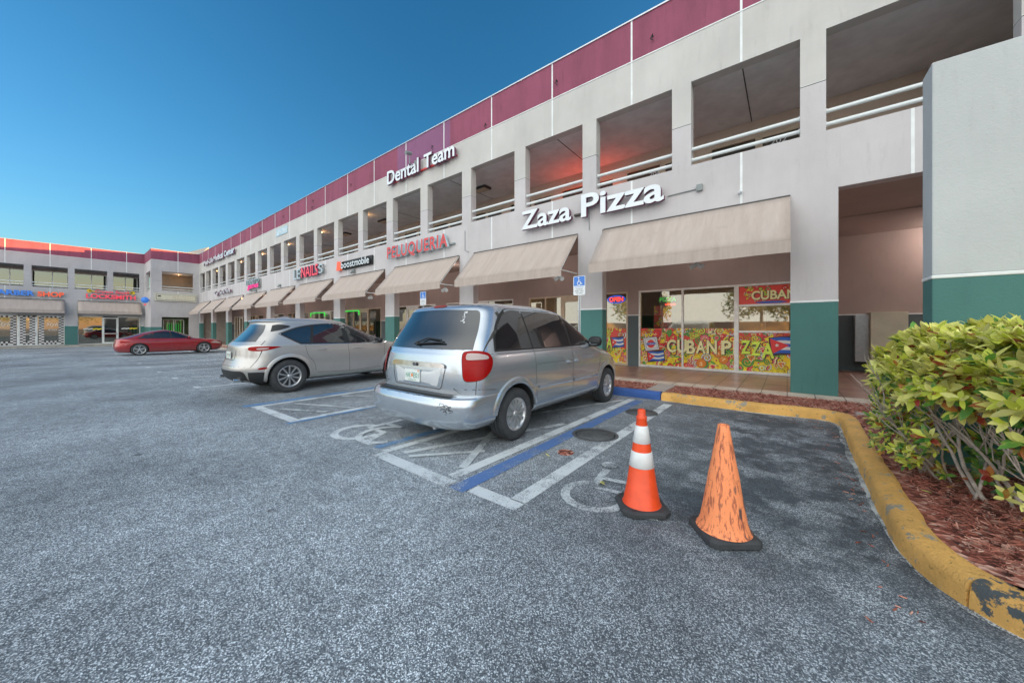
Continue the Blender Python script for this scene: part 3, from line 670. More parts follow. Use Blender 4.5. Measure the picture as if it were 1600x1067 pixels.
for i, (xx, zz) in enumerate(((-5.3, 8.62), (-2.6, 8.55), (-10.9, 8.5), (-17.2, 8.6), (-21.5, 8.75), (-21.6, 8.4), (-25.9, 8.7), (-30.2, 8.65), (-39.1, 8.8), (-39.15, 8.3), (-8.1, 8.35))):
    m = MB(); m.tube([(xx, -.005, zz), (xx+.02, -.06, zz+.02), (xx-.03, -.07, zz-.07), (xx+.03, -.03, zz-.12)], .012, 6, 0); m.tube([(xx, 0, zz), (xx, -.02, zz)], .03, 8, 0); m.build('bracket', ['black'], B)
m = MB(); m.tube([(-4.27, -.02, 4.1), (-4.27, -.02, 5.0), (-4.4, -.02, 5.1)], .009, 6, 0); m.tube([(-9.1, -.02, 4.9), (-9.1, -.02, 4.2), (-8.9, -.02, 4.12)], .009, 6, 0); m.build('conduit', ['sign_grey'], B)
# ---------------------------------------------------- mural graphics (parts of the windows)
Mcol = [('m_red', (.80, .05, .05)), ('m_yel', (.95, .76, .04)), ('m_green', (.12, .42, .06)), ('m_orange', (.80, .24, .03)), ('m_cream', (.92, .86, .45)), ('m_dkr', (.28, .03, .05)),
        ('m_blue', (.03, .13, .55)), ('m_white', (.78, .78, .74)), ('m_pink', (.78, .18, .20)), ('m_ink', (.05, .02, .03)), ('m_lime', (.74, .92, .10)), ('m_brown', (.22, .09, .05))]
for n_, c_ in Mcol: M[n_] = plain(n_, c_, .35, var=.10, vs=12)
def mk_muralbg():
    m, t, b = nt('mural_background'); v = coords(t); sp = N(t, 'ShaderNodeSeparateXYZ'); L(t, v, sp.inputs[0])
    a = N(t, 'ShaderNodeMath', operation='MULTIPLY_ADD'); L(t, noise(t, v, 7, 3), a.inputs[0]); a.inputs[1].default_value = .55; L(t, sp.outputs[2], a.inputs[2])
    r = ramp(t, a.outputs[0], [(.62, (.98, .80, .04)), (1.0, (.92, .50, .03)), (1.35, (.84, .08, .06))]); L(t, r, b.inputs['Base Color']); b.inputs['Roughness'].default_value = .35; return m
M['muralbg'] = mk_muralbg()
MM = ['muralbg']+[n for n, _ in Mcol]; MI = {n: i for i, n in enumerate(MM)}
class Mural:
    def __init__(s, x0, x1, z0, z1, y, seed):
        s.mb = MB(); s.x0, s.x1, s.z0, s.z1 = x0, x1, z0, z1; s.y = y; s.d = .002; s.r = random.Random(seed)
        s.mb.quad((x0, y, z0), (x1, y, z0), (x1, y, z1), (x0, y, z1), 0)
    def fr(s, a, b, d): return (a, s.y-d, b)
    def clip(s, pts):
        def cut(p, ax, lim, sg):
            o = []
            for i in range(len(p)):
                q, r = p[i], p[(i+1) % len(p)]; a = sg*(q[ax]-lim) <= 0; b = sg*(r[ax]-lim) <= 0
                if a: o.append(q)
                if a != b:
                    t = (lim-q[ax])/(r[ax]-q[ax]); o.append((q[0]+(r[0]-q[0])*t, q[1]+(r[1]-q[1])*t))
            return o
        for ax, lim, sg in ((0, s.x0, -1), (0, s.x1, 1), (1, s.z0, -1), (1, s.z1, 1)):
            if len(pts) < 3: return []
            pts = cut(pts, ax, lim, sg)
        return pts
    def poly(s, pts, m, ink=0):
        if ink:
            cx = sum(p[0] for p in pts)/len(pts); cy = sum(p[1] for p in pts)/len(pts)
            big = []
            for p in pts:
                d = math.hypot(p[0]-cx, p[1]-cy) or 1; big.append((p[0]+(p[0]-cx)/d*ink, p[1]+(p[1]-cy)/d*ink))
            s.poly(big, 'm_ink')
        s.d += .00025
        pts = s.clip(pts)
        if len(pts) >= 3: s.mb.flat(pts, s.fr, s.d, MI[m])
    def stroke(s, pts, w, m):
        s.d += .00025
        for q in ribbon2(pts, w):
            q = s.clip([(p[0], p[1]) for p in q])
            if len(q) >= 3: s.mb.flat(q, s.fr, s.d, MI[m])
    def doodle(s, x, z, r):
        k = s.r.choice(['pep', 'spiral', 'cheese', 'leaf', 'slice', 'worm', 'ring', 'bacon', 'dots', 'curl']); a = s.r.uniform(0, 2*pi); R = s.r
        if k == 'pep':
            s.poly(circ(x, z, r, 18), R.choice(['m_pink', 'm_red', 'm_orange']), .006)
            for i in range(5): s.poly(circ(x+R.uniform(-.5, .5)*r, z+R.uniform(-.5, .5)*r, r*.13, 8), 'm_cream')
        elif k in ('spiral', 'curl'):
            pts = [(x+r*(.12+t/26)*cos(t*.42+a), z+r*(.12+t/26)*sin(t*.42+a)) for t in range(26)]
            s.stroke(pts, r*.36, 'm_ink'); s.stroke(pts, r*.26, R.choice(['m_lime', 'm_green', 'm_cream', 'm_orange', 'm_yel', 'm_white']))
        elif k == 'cheese':
            p = [(x+r*cos(a), z+r*sin(a)), (x+r*cos(a+2.3), z+r*sin(a+2.3)), (x+r*cos(a+3.9), z+r*sin(a+3.9))]
            s.poly(p, 'm_yel', .008)
            for i in range(4): s.poly(circ(x+R.uniform(-.3, .3)*r, z+R.uniform(-.3, .3)*r, r*.11, 8), 'm_orange')
        elif k == 'leaf':
            for j in (-.5, .5, 0):
                s.poly(circ(x+r*.4*cos(a+j), z+r*.4*sin(a+j), r*.65, 14, r*.24, a+j), R.choice(['m_green', 'm_lime']), .005)
        elif k == 'slice':
            p = [(x, z-r)]+[(x+r*.9*cos(t), z+r*.5+r*.35*sin(t)) for t in (0, .8, 1.6, 2.4, pi)]
            s.poly(p, 'm_cream', .007); s.poly([(x+(u-x)*.75, z+(w-z)*.75) for u, w in p], R.choice(['m_orange', 'm_red']))
            for i in range(4): s.poly(circ(x+R.uniform(-.35, .35)*r, z+R.uniform(-.2, .4)*r, r*.14, 8), R.choice(['m_green', 'm_dkr', 'm_white']))
        elif k == 'worm':
            pts = [(x-r+2*r*t/14, z+r*.35*sin(t*.9+a)) for t in range(15)]
            s.stroke(pts, r*.42, 'm_ink'); s.stroke(pts, r*.3, R.choice(['m_orange', 'm_red', 'm_green', 'm_yel']))
        elif k == 'ring':
            s.poly(circ(x, z, r*.8, 16), R.choice(['m_green', 'm_white', 'm_dkr']), .006); s.poly(circ(x, z, r*.55, 16), R.choice(['m_lime', 'm_yel', 'm_pink'])); s.poly(circ(x, z, r*.25, 12), 'm_red')
        elif k == 'bacon':
            for j in range(4):
                c = R.choice(['m_dkr', 'm_pink', 'm_red', 'm_cream']); pts = [(x-r*.6+j*r*.22+r*.1*sin(t*1.3)+t*.06*r, z-r*.7+t*r*.2) for t in range(8)]; s.stroke(pts, r*.2, c)
        else:
            for j in range(6): s.poly(circ(x+R.uniform(-1, 1)*r, z+R.uniform(-1, 1)*r, r*.16, 8), R.choice(['m_white', 'm_cream', 'm_red', 'm_yel', 'm_green']), .003)
    def fill(s, n, r0=.05, r1=.135):
        for i in range(n): s.doodle(s.r.uniform(s.x0, s.x1), s.r.uniform(s.z0, s.z1), s.r.uniform(r0, r1))
    def text(s, body, x, z, w, h, m, ink='m_ink', off=.03):
        s.d += .0015
        for dx, dz, mm, o in ((.012, -.012, ink, off+.035), (0, 0, m, off)):
            vs, fs = text_mesh(body, w, h, 0, o); s.d += .0006
            for f in fs:
                p = s.clip([(x+vs[i][0]+dx, z+vs[i][1]+dz) for i in f])
                if len(p) >= 3: s.mb.flat(p, s.fr, s.d, MI[mm])
    def wavy_flag(s, x, z, w, h, rot=0):
        def T(u, v): 
            a = u*w; b = v*h+.05*h*sin(u*7); return (x+a*cos(rot)-b*sin(rot), z+a*sin(rot)+b*cos(rot))
        s.poly([T(-.04, -.08), T(1.04, -.08), T(1.04, 1.08), T(-.04, 1.08)], 'm_ink')
        for j in range(5):
            for i in range(8): s.d -= .00025 if i else 0; s.poly([T(i/8, j/5), T((i+1)/8, j/5), T((i+1)/8, (j+1)/5), T(i/8, (j+1)/5)], 'm_blue' if j % 2 == 0 else 'm_white')
        s.poly([T(0, 0), T(.45, .5), T(0, 1)], 'm_red'); st = []
        for i in range(10): rr = .13 if i % 2 == 0 else .055; st.append(T(.15+rr*cos(pi/2+i*pi/5)*h/w, .5+rr*sin(pi/2+i*pi/5)))
        s.poly(st, 'm_white')
    def build(s, parent, name='window_graphic'): return s.mb.build(name, MM, parent)
yg = YS+.046
for (x0, x1, z0, z1, n, par, sd) in ((-3.80, -2.56, .23, 1.41, 150, P1, 3), (-2.50, -1.19, .23, 1.41, 160, P1, 4), (-1.07, .74, .23, 1.29, 190, P3, 5)):
    g = Mural(x0, x1, z0, z1, yg, sd); g.fill(n)
    if x0 == -3.80:
        g.fill(14, .03, .05)
        g.poly([(-3.72, 1.08), (-3.30, 1.14), (-3.22, .74), (-3.64, .68)], 'm_white', .02); g.stroke([(-3.67, 1.04), (-3.34, 1.09), (-3.27, .78), (-3.60, .73), (-3.67, 1.04)], .012, 'm_blue')
        g.poly(circ(-3.47, .91, .12, 20, .13), 'm_red'); g.poly([(-3.61, .935), (-3.33, .965), (-3.33, .89), (-3.61, .86)], 'm_blue'); g.text('CUBAN', -3.58, .885, .22, .05, 'm_white', 'm_blue', 0)
        g.wavy_flag(-3.55, .34, .50, .30, .12)
    if x0 == -1.07:
        g.wavy_flag(-.32, .72, .85, .42, .10); g.fill(0)
    g.d = .30
    # lettering runs across the three panes
    for ch, xx, zz, w, h, rgb in (('C', -2.98, .66, .26, .40, 'm_cream'), ('U', -2.68, .66, .27, .40, 'm_cream'), ('B', -2.42, .64, .24, .40, 'm_cream'), ('A', -2.16, .66, .26, .38, 'm_cream'), ('N', -1.87, .66, .26, .40, 'm_cream'),
                          ('P', -1.50, .66, .25, .40, 'm_cream'), ('I', -1.21, .68, .09, .40, 'm_cream'), ('Z', -1.02, .70, .22, .38, 'm_lime'), ('Z', -.79, .66, .22, .38, 'm_lime'), ('A', -.55, .60, .28, .42, 'm_lime')):
        g.d = .30; g.text(ch, xx, zz, w, h, rgb)
    g.mb.v = [(p[0], yg-(yg-p[1])*.10, p[2]) for p in g.mb.v]
    g.build(par)
g = Mural(-1.07, .74, 2.08, 2.575, yg, 8); g.fill(46, .04, .08); g.text('CUBAN', -.78, 2.19, .98, .25, 'm_cream', 'm_brown'); g.poly(circ(-.35, 2.12, .35, 20, .03), 'm_blue')
g.mb.v = [(p[0], yg-(yg-p[1])*.3, p[2]) for p in g.mb.v]; g.build(P3)
g = Mural(-4.98, -4.29, .23, 1.41, yg, 11); g.fill(44); g.wavy_flag(-4.78, .75, .42, .32, .1); g.text('A', -4.98, .72, .2, .4, 'm_lime')
g.mb.v = [(p[0], yg-(yg-p[1])*.25, p[2]) for p in g.mb.v]; g.build(W2)
m = MB(); 
for i in range(14): m.box(-4.98, -4.29, YS+.09+(.01 if i % 2 else 0), YS+.11, 1.41+i*.065, 1.41+i*.065+.06, 0)
m.build('window_blind', ['cream'], W2)
# lit window signs hanging inside the glass: things of their own
W = lambda a, b, d: (a, 8.9-d, b)
m = MB(); yy = -(YS+.02)
m.prism(circ(-4.62, 2.40, .33, 28, .14), W, yy, yy+.015, 3)
for q in ribbon2(circ(-4.62, 2.40, .31, 28, .125)+[(-4.31, 2.40)], .018): m.flat([(p[0], p[1]) for p in q], W, yy+.017, 1)
put_text(m, 'OPEN', W, -4.86, 2.325, .48, .15, yy+.02, .004, 0, off=.01)
tag(m.build('neon_sign', ['neon_r', 'neon_b', 'black', 'hc_blue']), 'red OPEN neon sign in a blue oval at the top of the narrow window', 'neon sign')
m = MB(); m.prism(circ(-3.02, 2.28, .30, 24, .15), W, -(YS+.25), -(YS+.24), 2); put_text(m, 'PIZZA', W, -3.26, 2.27, .5, .13, -(YS+.235), .004, 0, off=.01); put_text(m, 'slice', W, -3.1, 2.14, .32, .09, -(YS+.235), .004, 1, off=.01)
tag(m.build('neon_sign', ['neon_g', 'neon_r', 'dark']), 'green PIZZA neon sign with red word below it behind the mural window', 'neon sign')
m = MB(); g = Mural(-3.5, -2.95, 1.45, 2.15, YS+.45, 21); g.fill(22, .06, .12); o = g.build(None, 'food_poster'); o.location = (0, 8.9, 0); s_ = o.modifiers.new('s', 'SOLIDIFY'); s_.thickness = .004
tag(o, 'bright food poster hanging inside the pizza shop window under the green neon', 'poster')
m = MB()
for a, b in ((-24.0, -21.6), (-28.7, -26.4)):
    for q in (((a, 2.52), (b, 2.52)), ((a, 2.25), (a, 2.52)), ((b, 2.25), (b, 2.52))): m.tube([(q[0][0], 8.9+YS-.03, q[0][1]), (q[1][0], 8.9+YS-.03, q[1][1])], .035, 6)
tag(m.build('neon_tube', ['neon_g']), 'green glowing light tubes framing two shop windows past the crossover', 'neon tube')

# ---------------------------------------------------- the far wing, facing the camera across the lot
B2 = tag(empty('commercial_building', (-53.7, 0, 0), pi/2), 'far two storey wing with sunlit orange parapet closing the end of the lot', 'building')
UW = [(-8.6, -6.7), (-6.3, -4.4), (-4.1, -2.19), (-1.78, .26), (.66, 2.71), (3.11, 4.94)]
facade(B2, -14, 5.31, UW, 'wall_wing', 'wall_wing')
for a, b in UW: railing(B2, a, b)
for a, b in ((-9.5, -8.7), (-4.95, -4.1), (.07, .85), (5.04, 5.31)): pillar(B2, a, b, lo='wall_wing', depth=.5, zg=1.6, gr='green')
for a, b in ((-8.7, -4.95), (-4.05, .07), (.85, 5.04)): awning(B2, a, b, zt=4.0)
m = MB(); m.box(-14, 5.31, .52, .6, 2.55, 4.12); m.box(-14, 5.31, TH, 8, 4.12, 4.5); m.box(-14, 5.31, TH, 8, 7.11, 7.3); m.box(-14, 9, TH, 12, 8.0, 8.1)
m.build('floor_slab', ['wall_wing'], B2)
m = MB(); m.box(-14, 5.31, 4.0, 4.1, -.5, 4.1); m.box(-14, 5.31, 3.2, 3.3, 4.5, 7.11); m.build('shop_interior', ['room_d'], B2)
for a, b in ((-4.1, .07), (.85, 5.04)):
    c = (a+b)/2
    window(B2, a, c-.5, -.2, 2.55, .5, 'frame_w', 'glass_d'); door(B2, c-.5, c+.5, -.2, 2.45, .5, 'frame_w', 'glass_d'); window(B2, c+.5, b, -.2, 2.55, .5, 'frame_w', 'glass_d')
window(B2, -8.7, -4.95, -.2, 2.55, .5)
for a, b in UW:
    o = window(B2, a-.1, b+.1, 4.5, 6.9, 2.6, 'frame_w', 'glass_d', .07, mull=((a+b)/2+.1,))
m = MB(); m.box(-14, 5.31, 2.62, 2.7, 6.9, 7.11)
for i in range(len(UW)-1): m.box(UW[i][1]+.1, UW[i+1][0]-.1, 2.62, 2.7, 4.5, 6.9)
m.build('balcony_wall', ['taupe'], B2)
# checked strips round the barber windows
m = MB(); s_ = .125
def checks(x0, x1, z0, z1, y=.49):
    nx = max(1, round((x1-x0)/s_)); nz = max(1, round((z1-z0)/s_))
    for i in range(nx):
        for j in range(nz):
            m.quad((x0+(x1-x0)*i/nx, y, z0+(z1-z0)*j/nz), (x0+(x1-x0)*(i+1)/nx, y, z0+(z1-z0)*j/nz), (x0+(x1-x0)*(i+1)/nx, y, z0+(z1-z0)*(j+1)/nz), (x0+(x1-x0)*i/nx, y, z0+(z1-z0)*(j+1)/nz), (i+j) % 2)
for a, b in ((-4.05, -2.6), (-2.4, -1.6), (-1.4, .02)):
    m = MB()
    checks(a, a+.3, -.1, 2.5); checks(b-.3, b, -.1, 2.5); checks(a+.3, b-.3, 2.35, 2.5); checks(a+.3, b-.3, -.1, .2); m.build('window_graphic', ['m_white', 'm_ink'], B2)
m = MB(); F2 = lambda a, b, d: (a, .49-d, b)
put_text(m, 'Style', F2, -3.6, 1.5, .85, .5, shear=.4); put_text(m, 'Style', F2, -1.0, 1.5, .8, .45, shear=.4); put_text(m, 'Cuts', F2, -.85, 1.15, .5, .22, shear=.4)
for i in range(4): m.flat([(1.2+i*.3, 1.2), (1.5+i*.3, 1.3), (1.5+i*.3, 1.4), (1.2+i*.3, 1.34)], F2, 0, 1 if i > 1 else 0); m.flat([(3.7+i*.28, 1.25), (3.98+i*.28, 1.33), (3.98+i*.28, 1.44), (3.7+i*.28, 1.38)], F2, 0, 1 if i > 1 else 0)
m.build('window_lettering', ['m_white', 'm_yel'], B2)
# corner block standing forward of the wing
CB = -4.5
facade(B2, 5.31, 8.9, [(6.07, 8.43)], 'wall_wing', 'wall_wing', y=CB)
railing(B2, 6.07, 8.43, CB+.1)
m = MB(); m.box(5.31, 6.07, CB, CB+.26, 1.5, 4.05, 0); m.box(5.31, 6.07, CB, CB+.26, -.5, 1.5, 1); m.box(8.1, 8.9, CB, CB+.26, -.5, 4.05, 0); m.box(6.07, 8.1, CB+.002, CB+.26, 2.5, 4.05, 0)
m.build('pillar', ['wall_wing', 'green'], B2)
m = MB(); m.box(5.3, 5.55, CB+.26, 0, -.5, 1.5, 2); m.box(5.3, 5.55, CB+.26, 0, 1.5, 5.16, 0); m.box(5.3, 5.55, CB+.26, 0, 7.08, 8.17, 0); m.box(5.297, 5.55, CB+.26, 0, 8.17, 9.2, 1)
m.box(5.3, 5.55, CB+.26, CB+.5, 5.16, 7.08, 0); m.box(5.3, 5.55, -1.0, 0, 5.16, 7.08, 0); m.tube([(5.42, CB+.5, 5.31), (5.42, -1, 5.31)], .038, 10, 3); m.tube([(5.42, CB+.5, 5.56), (5.42, -1, 5.56)], .038, 10, 3)
m.box(5.28, 5.6, CB+.26, 0, 9.2, 9.235, 4)
m.build('return_wall', ['wall_lo', 'burg', 'green', 'rail', 'steel'], B2)
m = MB(); m.box(5.55, 8.9, CB+TH, 3, 7.11, 7.2); m.box(5.55, 8.9, CB+TH, 3, 4.2, 4.5); m.box(5.55, 8.9, -1.5, -1.4, -.5, 7.11, 1); m.box(5.31, 8.9, CB+TH, 3, 8.0, 8.1); m.box(8.91, 9.0, CB+TH, 3, -.5, 7.2, 1); m.build('corner_interior', ['ceil', 'room'], B2)
window(B2, 6.3, 7.9, -.3, 2.3, CB+1.2, 'frame_w', 'glass_d', mull=(7.1,))
m = MB()
for i in range(7): m.box(6.6+i*.17, 6.68+i*.17, CB+1.4, CB+1.42, .8, 1.9)
m.build('window_graphic', ['neon_g'], B2)
lamp(B2, 7.6, CB+2.0, 7.1, 1.5)
# kerb and walk in front of the wing
m = MB(); m.box(-53.7, -51.9, -14, 5.3, -.5, -.2, 0); m.box(-51.9, -51.7, -14, 5.3, -.5, -.19, 1); m.box(-53.7, -47, 5.3, 7.2, -.5, -.2, 0)
tag(m.build('wing_pavement', ['concrete', 'kerb_g']), 'pale pavement and kerb before the far wing', kind='structure')
# ---------------------------------------------------- freestanding stair wall, right
m = MB(); m.box(1.09, 6.0, 5.12, 5.42, 0, 1.895, 1); m.box(1.084, 6.0, 5.114, 5.426, 1.895, 1.93, 2); m.box(1.09, 6.0, 5.12, 5.42, 1.93, 3.96, 0); m.box(5.7, 6.0, 5.42, 8.9, 0, 3.96, 0)
tag(bevel(m.build('screen_wall', ['wall_right', 'green', 'joint']), .008), 'tall pale grey screen wall with dark green base behind the hedge', 'wall')

# ---------------------------------------------------- raised letter signs
def fmain(x, z, y=8.84): return lambda a, b, d: (x+a, y-d, z+b)
def fwing(x, z, X=-53.6): return lambda a, b, d: (X+d, x+a, z+b)
def sign(words, mats, label, name='shop_sign', extra=None, fr=fmain(0, 0)):
    m = MB()
    for (body, a, b, w, h, mf, ms, off, kw) in words: put_text(m, body, fr, a, b, w, h, .04, .11, mf, ms, off, **kw)
    if extra: extra(m, fr)
    return tag(m.build(name, mats), label, 'sign', 'raised letter signs on the plaza walls')
def race(a, b, z, mi=2): return lambda m, fr: m.prism([(a, z), (b, z), (b, z+.05), (a, z+.05)], fr, -.06, .02, mi)
sign([('Zaza', -6.45, 4.42, 1.72, .56, 0, 1, .02, {}), ('Pizza', -4.42, 4.42, 2.14, .62, 0, 1, .02, {})], ['sign_white', 'sign_side', 'seam'], 'large white raised letters above the gap between the two nearest awnings', extra=race(-4.7, -4.45, 4.55))
sign([('Dental', -13.72, 7.62, 2.2, .58, 0, 1, .02, {}), ('Team', -11.2, 7.62, 1.75, .56, 0, 1, .02, {})], ['sign_white', 'sign_side', 'sign_red'], 'two word white raised letter sign high on the upper wall under the lilac parapet patch', extra=race(-13.6, -9.5, 7.70))
sign([('PELUQUERIA', -13.72, 4.32, 3.9, .60, 0, 1, .022, {'spacing': 1.12})], ['sign_red', 'sign_teal', 'sign_grey'], 'red letters with pale edges above the third awning from the right', extra=race(-13.6, -9.6, 4.5))
sign([('boost', -17.85, 4.42, 1.3, .34, 0, 1, .01, {}), ('mobile', -16.5, 4.42, 1.3, .34, 0, 1, .01, {})], ['sign_white', 'black', 'sign_or'], 'white lowercase letters on a black strip with an orange mark beside them',
     extra=lambda m, fr: (m.prism([(-17.92, 4.38), (-15.13, 4.38), (-15.13, 4.80), (-17.92, 4.80)], fr, -.03, .035, 1), m.prism([(-18.45, 4.38), (-18.05, 4.38), (-18.0, 4.8), (-18.35, 4.85)], fr, 0, .1, 2)))
sign([('LE', -23.8, 4.35, .95, .60, 0, 3, .01, {}), ('NAILS', -22.7, 4.37, 2.2, .62, 1, 2, .01, {}), ('S', -20.4, 4.42, .5, .5, 0, 3, 0, {})], ['sign_teal', 'sign_pink', 'sign_side', 'sign_grey'], 'pale blue and red two word letter sign above the fifth awning', extra=race(-23.6, -20.2, 4.5, 3))
sign([('metro', -32.9, 4.66, 2.8, .48, 0, 1, .0, {}), ('games', -32.6, 4.25, 2.5, .40, 2, 1, .02, {'shear': .2})], ['sign_teal', 'sign_grey', 'sign_mag'], 'grey word over a bright magenta word above the seventh awning')
sign([('Cap Tax & More', -42.1, 4.35, 5.0, .46, 0, 1, .02, {})], ['sign_white', 'sign_side'], 'small white letters with plum sides above the ninth awning')
sign([('Med-Life Medical Center', -46.2, 7.62, 10.2, .52, 0, 1, .03, {})], ['sign_white', 'sign_side'], 'long white letter sign with red sides high on the wall near the inner corner')
m = MB(); F = fmain(0, 0); m.prism([(-27.2, 7.55), (-25.3, 7.55), (-25.3, 8.02), (-27.2, 8.02)], F, -.055, -.03, 0); put_text(m, 'NOW OPEN', F, -27.1, 7.62, 1.7, .3, -.028, 0, 1, off=.02)
tag(m.build('banner', ['sign_teal', 'white_sheet']), 'small pale blue banner stretched on the upper wall below the parapet', 'banner')
sign([('BARBER', -3.85, 4.30, 2.25, .45, 0, 1, .04, {}), ('SHOP', -1.45, 4.28, 1.5, .45, 2, 1, .04, {})], ['sign_blue', 'sign_grey', 'sign_or'], 'blue and orange word pair sign over the awning at the left edge', fr=fwing(0, 0))
sign([('Crown South', 1.9, 4.86, 2.3, .30, 0, 1, .02, {'shear': .3}), ('LOCKSMITH', 1.35, 4.30, 3.3, .45, 0, 1, .04, {})], ['sign_pink', 'sign_side', 'yellow'], 'pink red two line sign with yellow keys over the far awning', fr=fwing(0, 0),
     extra=lambda m, fr: [(m.prism(circ(x, 5.02, .16, 14), fr, .02, .1, 2), m.prism([(x, 4.98), (x+s*.5, 4.94), (x+s*.5, 5.01), (x, 5.08)], fr, .02, .1, 2)) for x, s in ((1.55, 1), (4.45, -1))])
m = MB(); F = fwing(0, 0, -49.2); m.prism([(5.55, 4.12), (8.65, 4.12), (8.65, 4.86), (5.55, 4.86)], F, 0, .16, 0); m.prism([(5.63, 4.2), (8.57, 4.2), (8.57, 4.78), (5.63, 4.78)], F, .16, .175, 1)
m.prism([(5.67, 4.24), (8.53, 4.24), (8.53, 4.74), (5.67, 4.74)], F, .175, .18, 0)
for q in range(9): m.prism([(6.8+q*.19, 4.56), (6.9+q*.19, 4.56), (6.9+q*.19, 4.66), (6.8+q*.19, 4.66)], F, .18, .19, 2); m.prism([(7.0+q*.16, 4.34), (7.08+q*.16, 4.34), (7.08+q*.16, 4.44), (7.0+q*.16, 4.44)], F, .18, .19, 2)
m.prism([(5.75, 4.52), (5.98, 4.52), (5.98, 4.64), (5.75, 4.64)], F, .18, .19, 3)
tag(m.build('panel_sign', ['cream', 'sign_grey', 'frame_t', 'black']), 'long cream panel sign with faded lettering on the inner corner block', 'sign')
m = MB(); m.lathe([(.001, -.30), (.15, -.26), (.25, -.15), (.29, 0), (.25, .15), (.15, .26), (.001, .30)], 20, 0, (0, 0, 0)); m.tube([(0, 0, 0), (0, .45, 0)], .05, 8, 1); m.box(-.24, .24, -.06, .06, -.52, -.38, 2)
o = m.build('globe_sign', ['sign_blue', 'sign_grey', 'sign_pink'], loc=(-49.75, 4.95, 4.15)); tag(o, 'blue globe sign with a red strip below on the wall by the inner corner', 'sign')
m = MB(); F = lambda a, b, d: (a, 11.66-d, b)
put_text(m, 'Santiago', F, -7.1, 5.78, 1.1, .30, 0, .03, 0, off=.01); put_text(m, 'TRAVEL', F, -5.7, 5.80, .9, .28, 0, .03, 0, off=.01)
tag(m.build('neon_sign', ['neon_r']), 'red lit words in the upper floor window behind the white railing', 'neon sign')
ld = bpy.data.lights.new('neon_light', 'AREA'); ld.energy = 2.2; ld.color = (1, .10, .05); ld.size = 2.2; ld.size_y = .3; ld.shape = 'RECTANGLE'
lo = bpy.data.objects.new('neon_light', ld); C.objects.link(lo); lo.location = (-5.6, 11.45, 5.9); lo.rotation_euler = (rad(150), 0, 0)
m = MB(); F = lambda a, b, d: (a, 11.68-d, b)
put_text(m, '202', F, -.35, 6.32, .34, .13, 0, .004, 0); tag(m.build('door_number', ['white_sheet']), 'white number 202 on the dark upper door above the nearest awning', 'number')
m = MB(); put_text(m, '204', F, -3.5, 6.3, .32, .12, 0, .004, 0); tag(m.build('door_number', ['white_sheet']), 'white number on the dark upper door behind the railing above the white letters', 'number')
m = MB(); m.tube([(-11.9, 8.88, 8.0), (-11.9, 8.55, 8.0)], .02, 6); m.tube([(-11.9, 8.55, 8.0), (-11.9, 8.55, 8.35)], .02, 6); m.tube([(-11.9, 8.62, 8.42), (-11.9, 8.36, 8.36)], .07, 10); m.tube([(-11.9, 8.86, 7.9), (-11.9, 8.86, 8.2)], .08, 8)
tag(m.build('security_camera', ['sign_grey']), 'small security camera on an arm above the two word white sign', 'camera')
# ================================================================== vehicles
def carpaint(name, col, rough=.32, metal=.55):
    m, t, b = nt(name); v = coords(t)
    fl = N(t, 'ShaderNodeTexVoronoi', Scale=900.0); L(t, v, fl.inputs['Vector']); sp = N(t, 'ShaderNodeSeparateColor'); L(t, fl.outputs['Color'], sp.inputs[0])
    c = mixc(t, 1.0, col, ramp(t, sp.outputs[0], [(0, .88), (1, 1.12)]), 'MULTIPLY')
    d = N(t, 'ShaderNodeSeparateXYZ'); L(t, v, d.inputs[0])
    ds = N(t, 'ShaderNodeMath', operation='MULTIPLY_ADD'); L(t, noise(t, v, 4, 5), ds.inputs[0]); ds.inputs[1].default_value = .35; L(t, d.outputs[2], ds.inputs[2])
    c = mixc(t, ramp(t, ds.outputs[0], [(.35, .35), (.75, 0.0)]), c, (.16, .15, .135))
    L(t, c, b.inputs['Base Color']); b.inputs['Metallic'].default_value = metal; b.inputs['Roughness'].default_value = rough
    b.inputs['Coat Weight'].default_value = 1; b.inputs['Coat Roughness'].default_value = .04
    bump(t, b, noise(t, v, 1.4, 2), .05, .02); return m
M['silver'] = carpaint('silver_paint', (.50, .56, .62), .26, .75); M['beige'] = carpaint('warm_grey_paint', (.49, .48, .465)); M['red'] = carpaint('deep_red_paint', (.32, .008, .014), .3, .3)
def mk_cglass():
    m, t, b = nt('car_glass'); v = coords(t); b.inputs['Base Color'].default_value = (.012, .016, .02, 1); b.inputs['Roughness'].default_value = .03; b.inputs['Specular IOR Level'].default_value = .9
    b.inputs['Coat Weight'].default_value = .6; b.inputs['Coat Roughness'].default_value = .02
    bump(t, b, noise(t, v, 2.2, 1), .06, .02); return m
M['cglass'] = mk_cglass()
M['recess'] = carpaint('pale_silver_paint', (.62, .66, .69), .4, .3); M['barchrome'] = plain('dull_chrome', (.40, .38, .38), .12, 1, var=.25, vs=9)
M['chrome'] = plain('chrome', (.75, .75, .76), .12, 1, var=.03)
M['alloy'] = plain('alloy', (.58, .60, .62), .3, .8, var=.08, vs=20)
M['alloy_d'] = plain('dark_alloy', (.10, .105, .11), .35, .7)
def lens(name, col, e):
    m, t, b = nt(name); v = coords(t); w = N(t, 'ShaderNodeTexWave', Scale=22.0); w.bands_direction = 'Z'; L(t, v, w.inputs['Vector'])
    L(t, mixc(t, w.outputs['Fac'], col, tuple(x*.55 for x in col)), b.inputs['Base Color']); b.inputs['Roughness'].default_value = .2; b.inputs['Specular IOR Level'].default_value = .18; return m
M['lens_r'] = lens('red_lens', (.40, .006, .006), 0); M['lens_c'] = lens('clear_lens', (.62, .50, .48), 0)
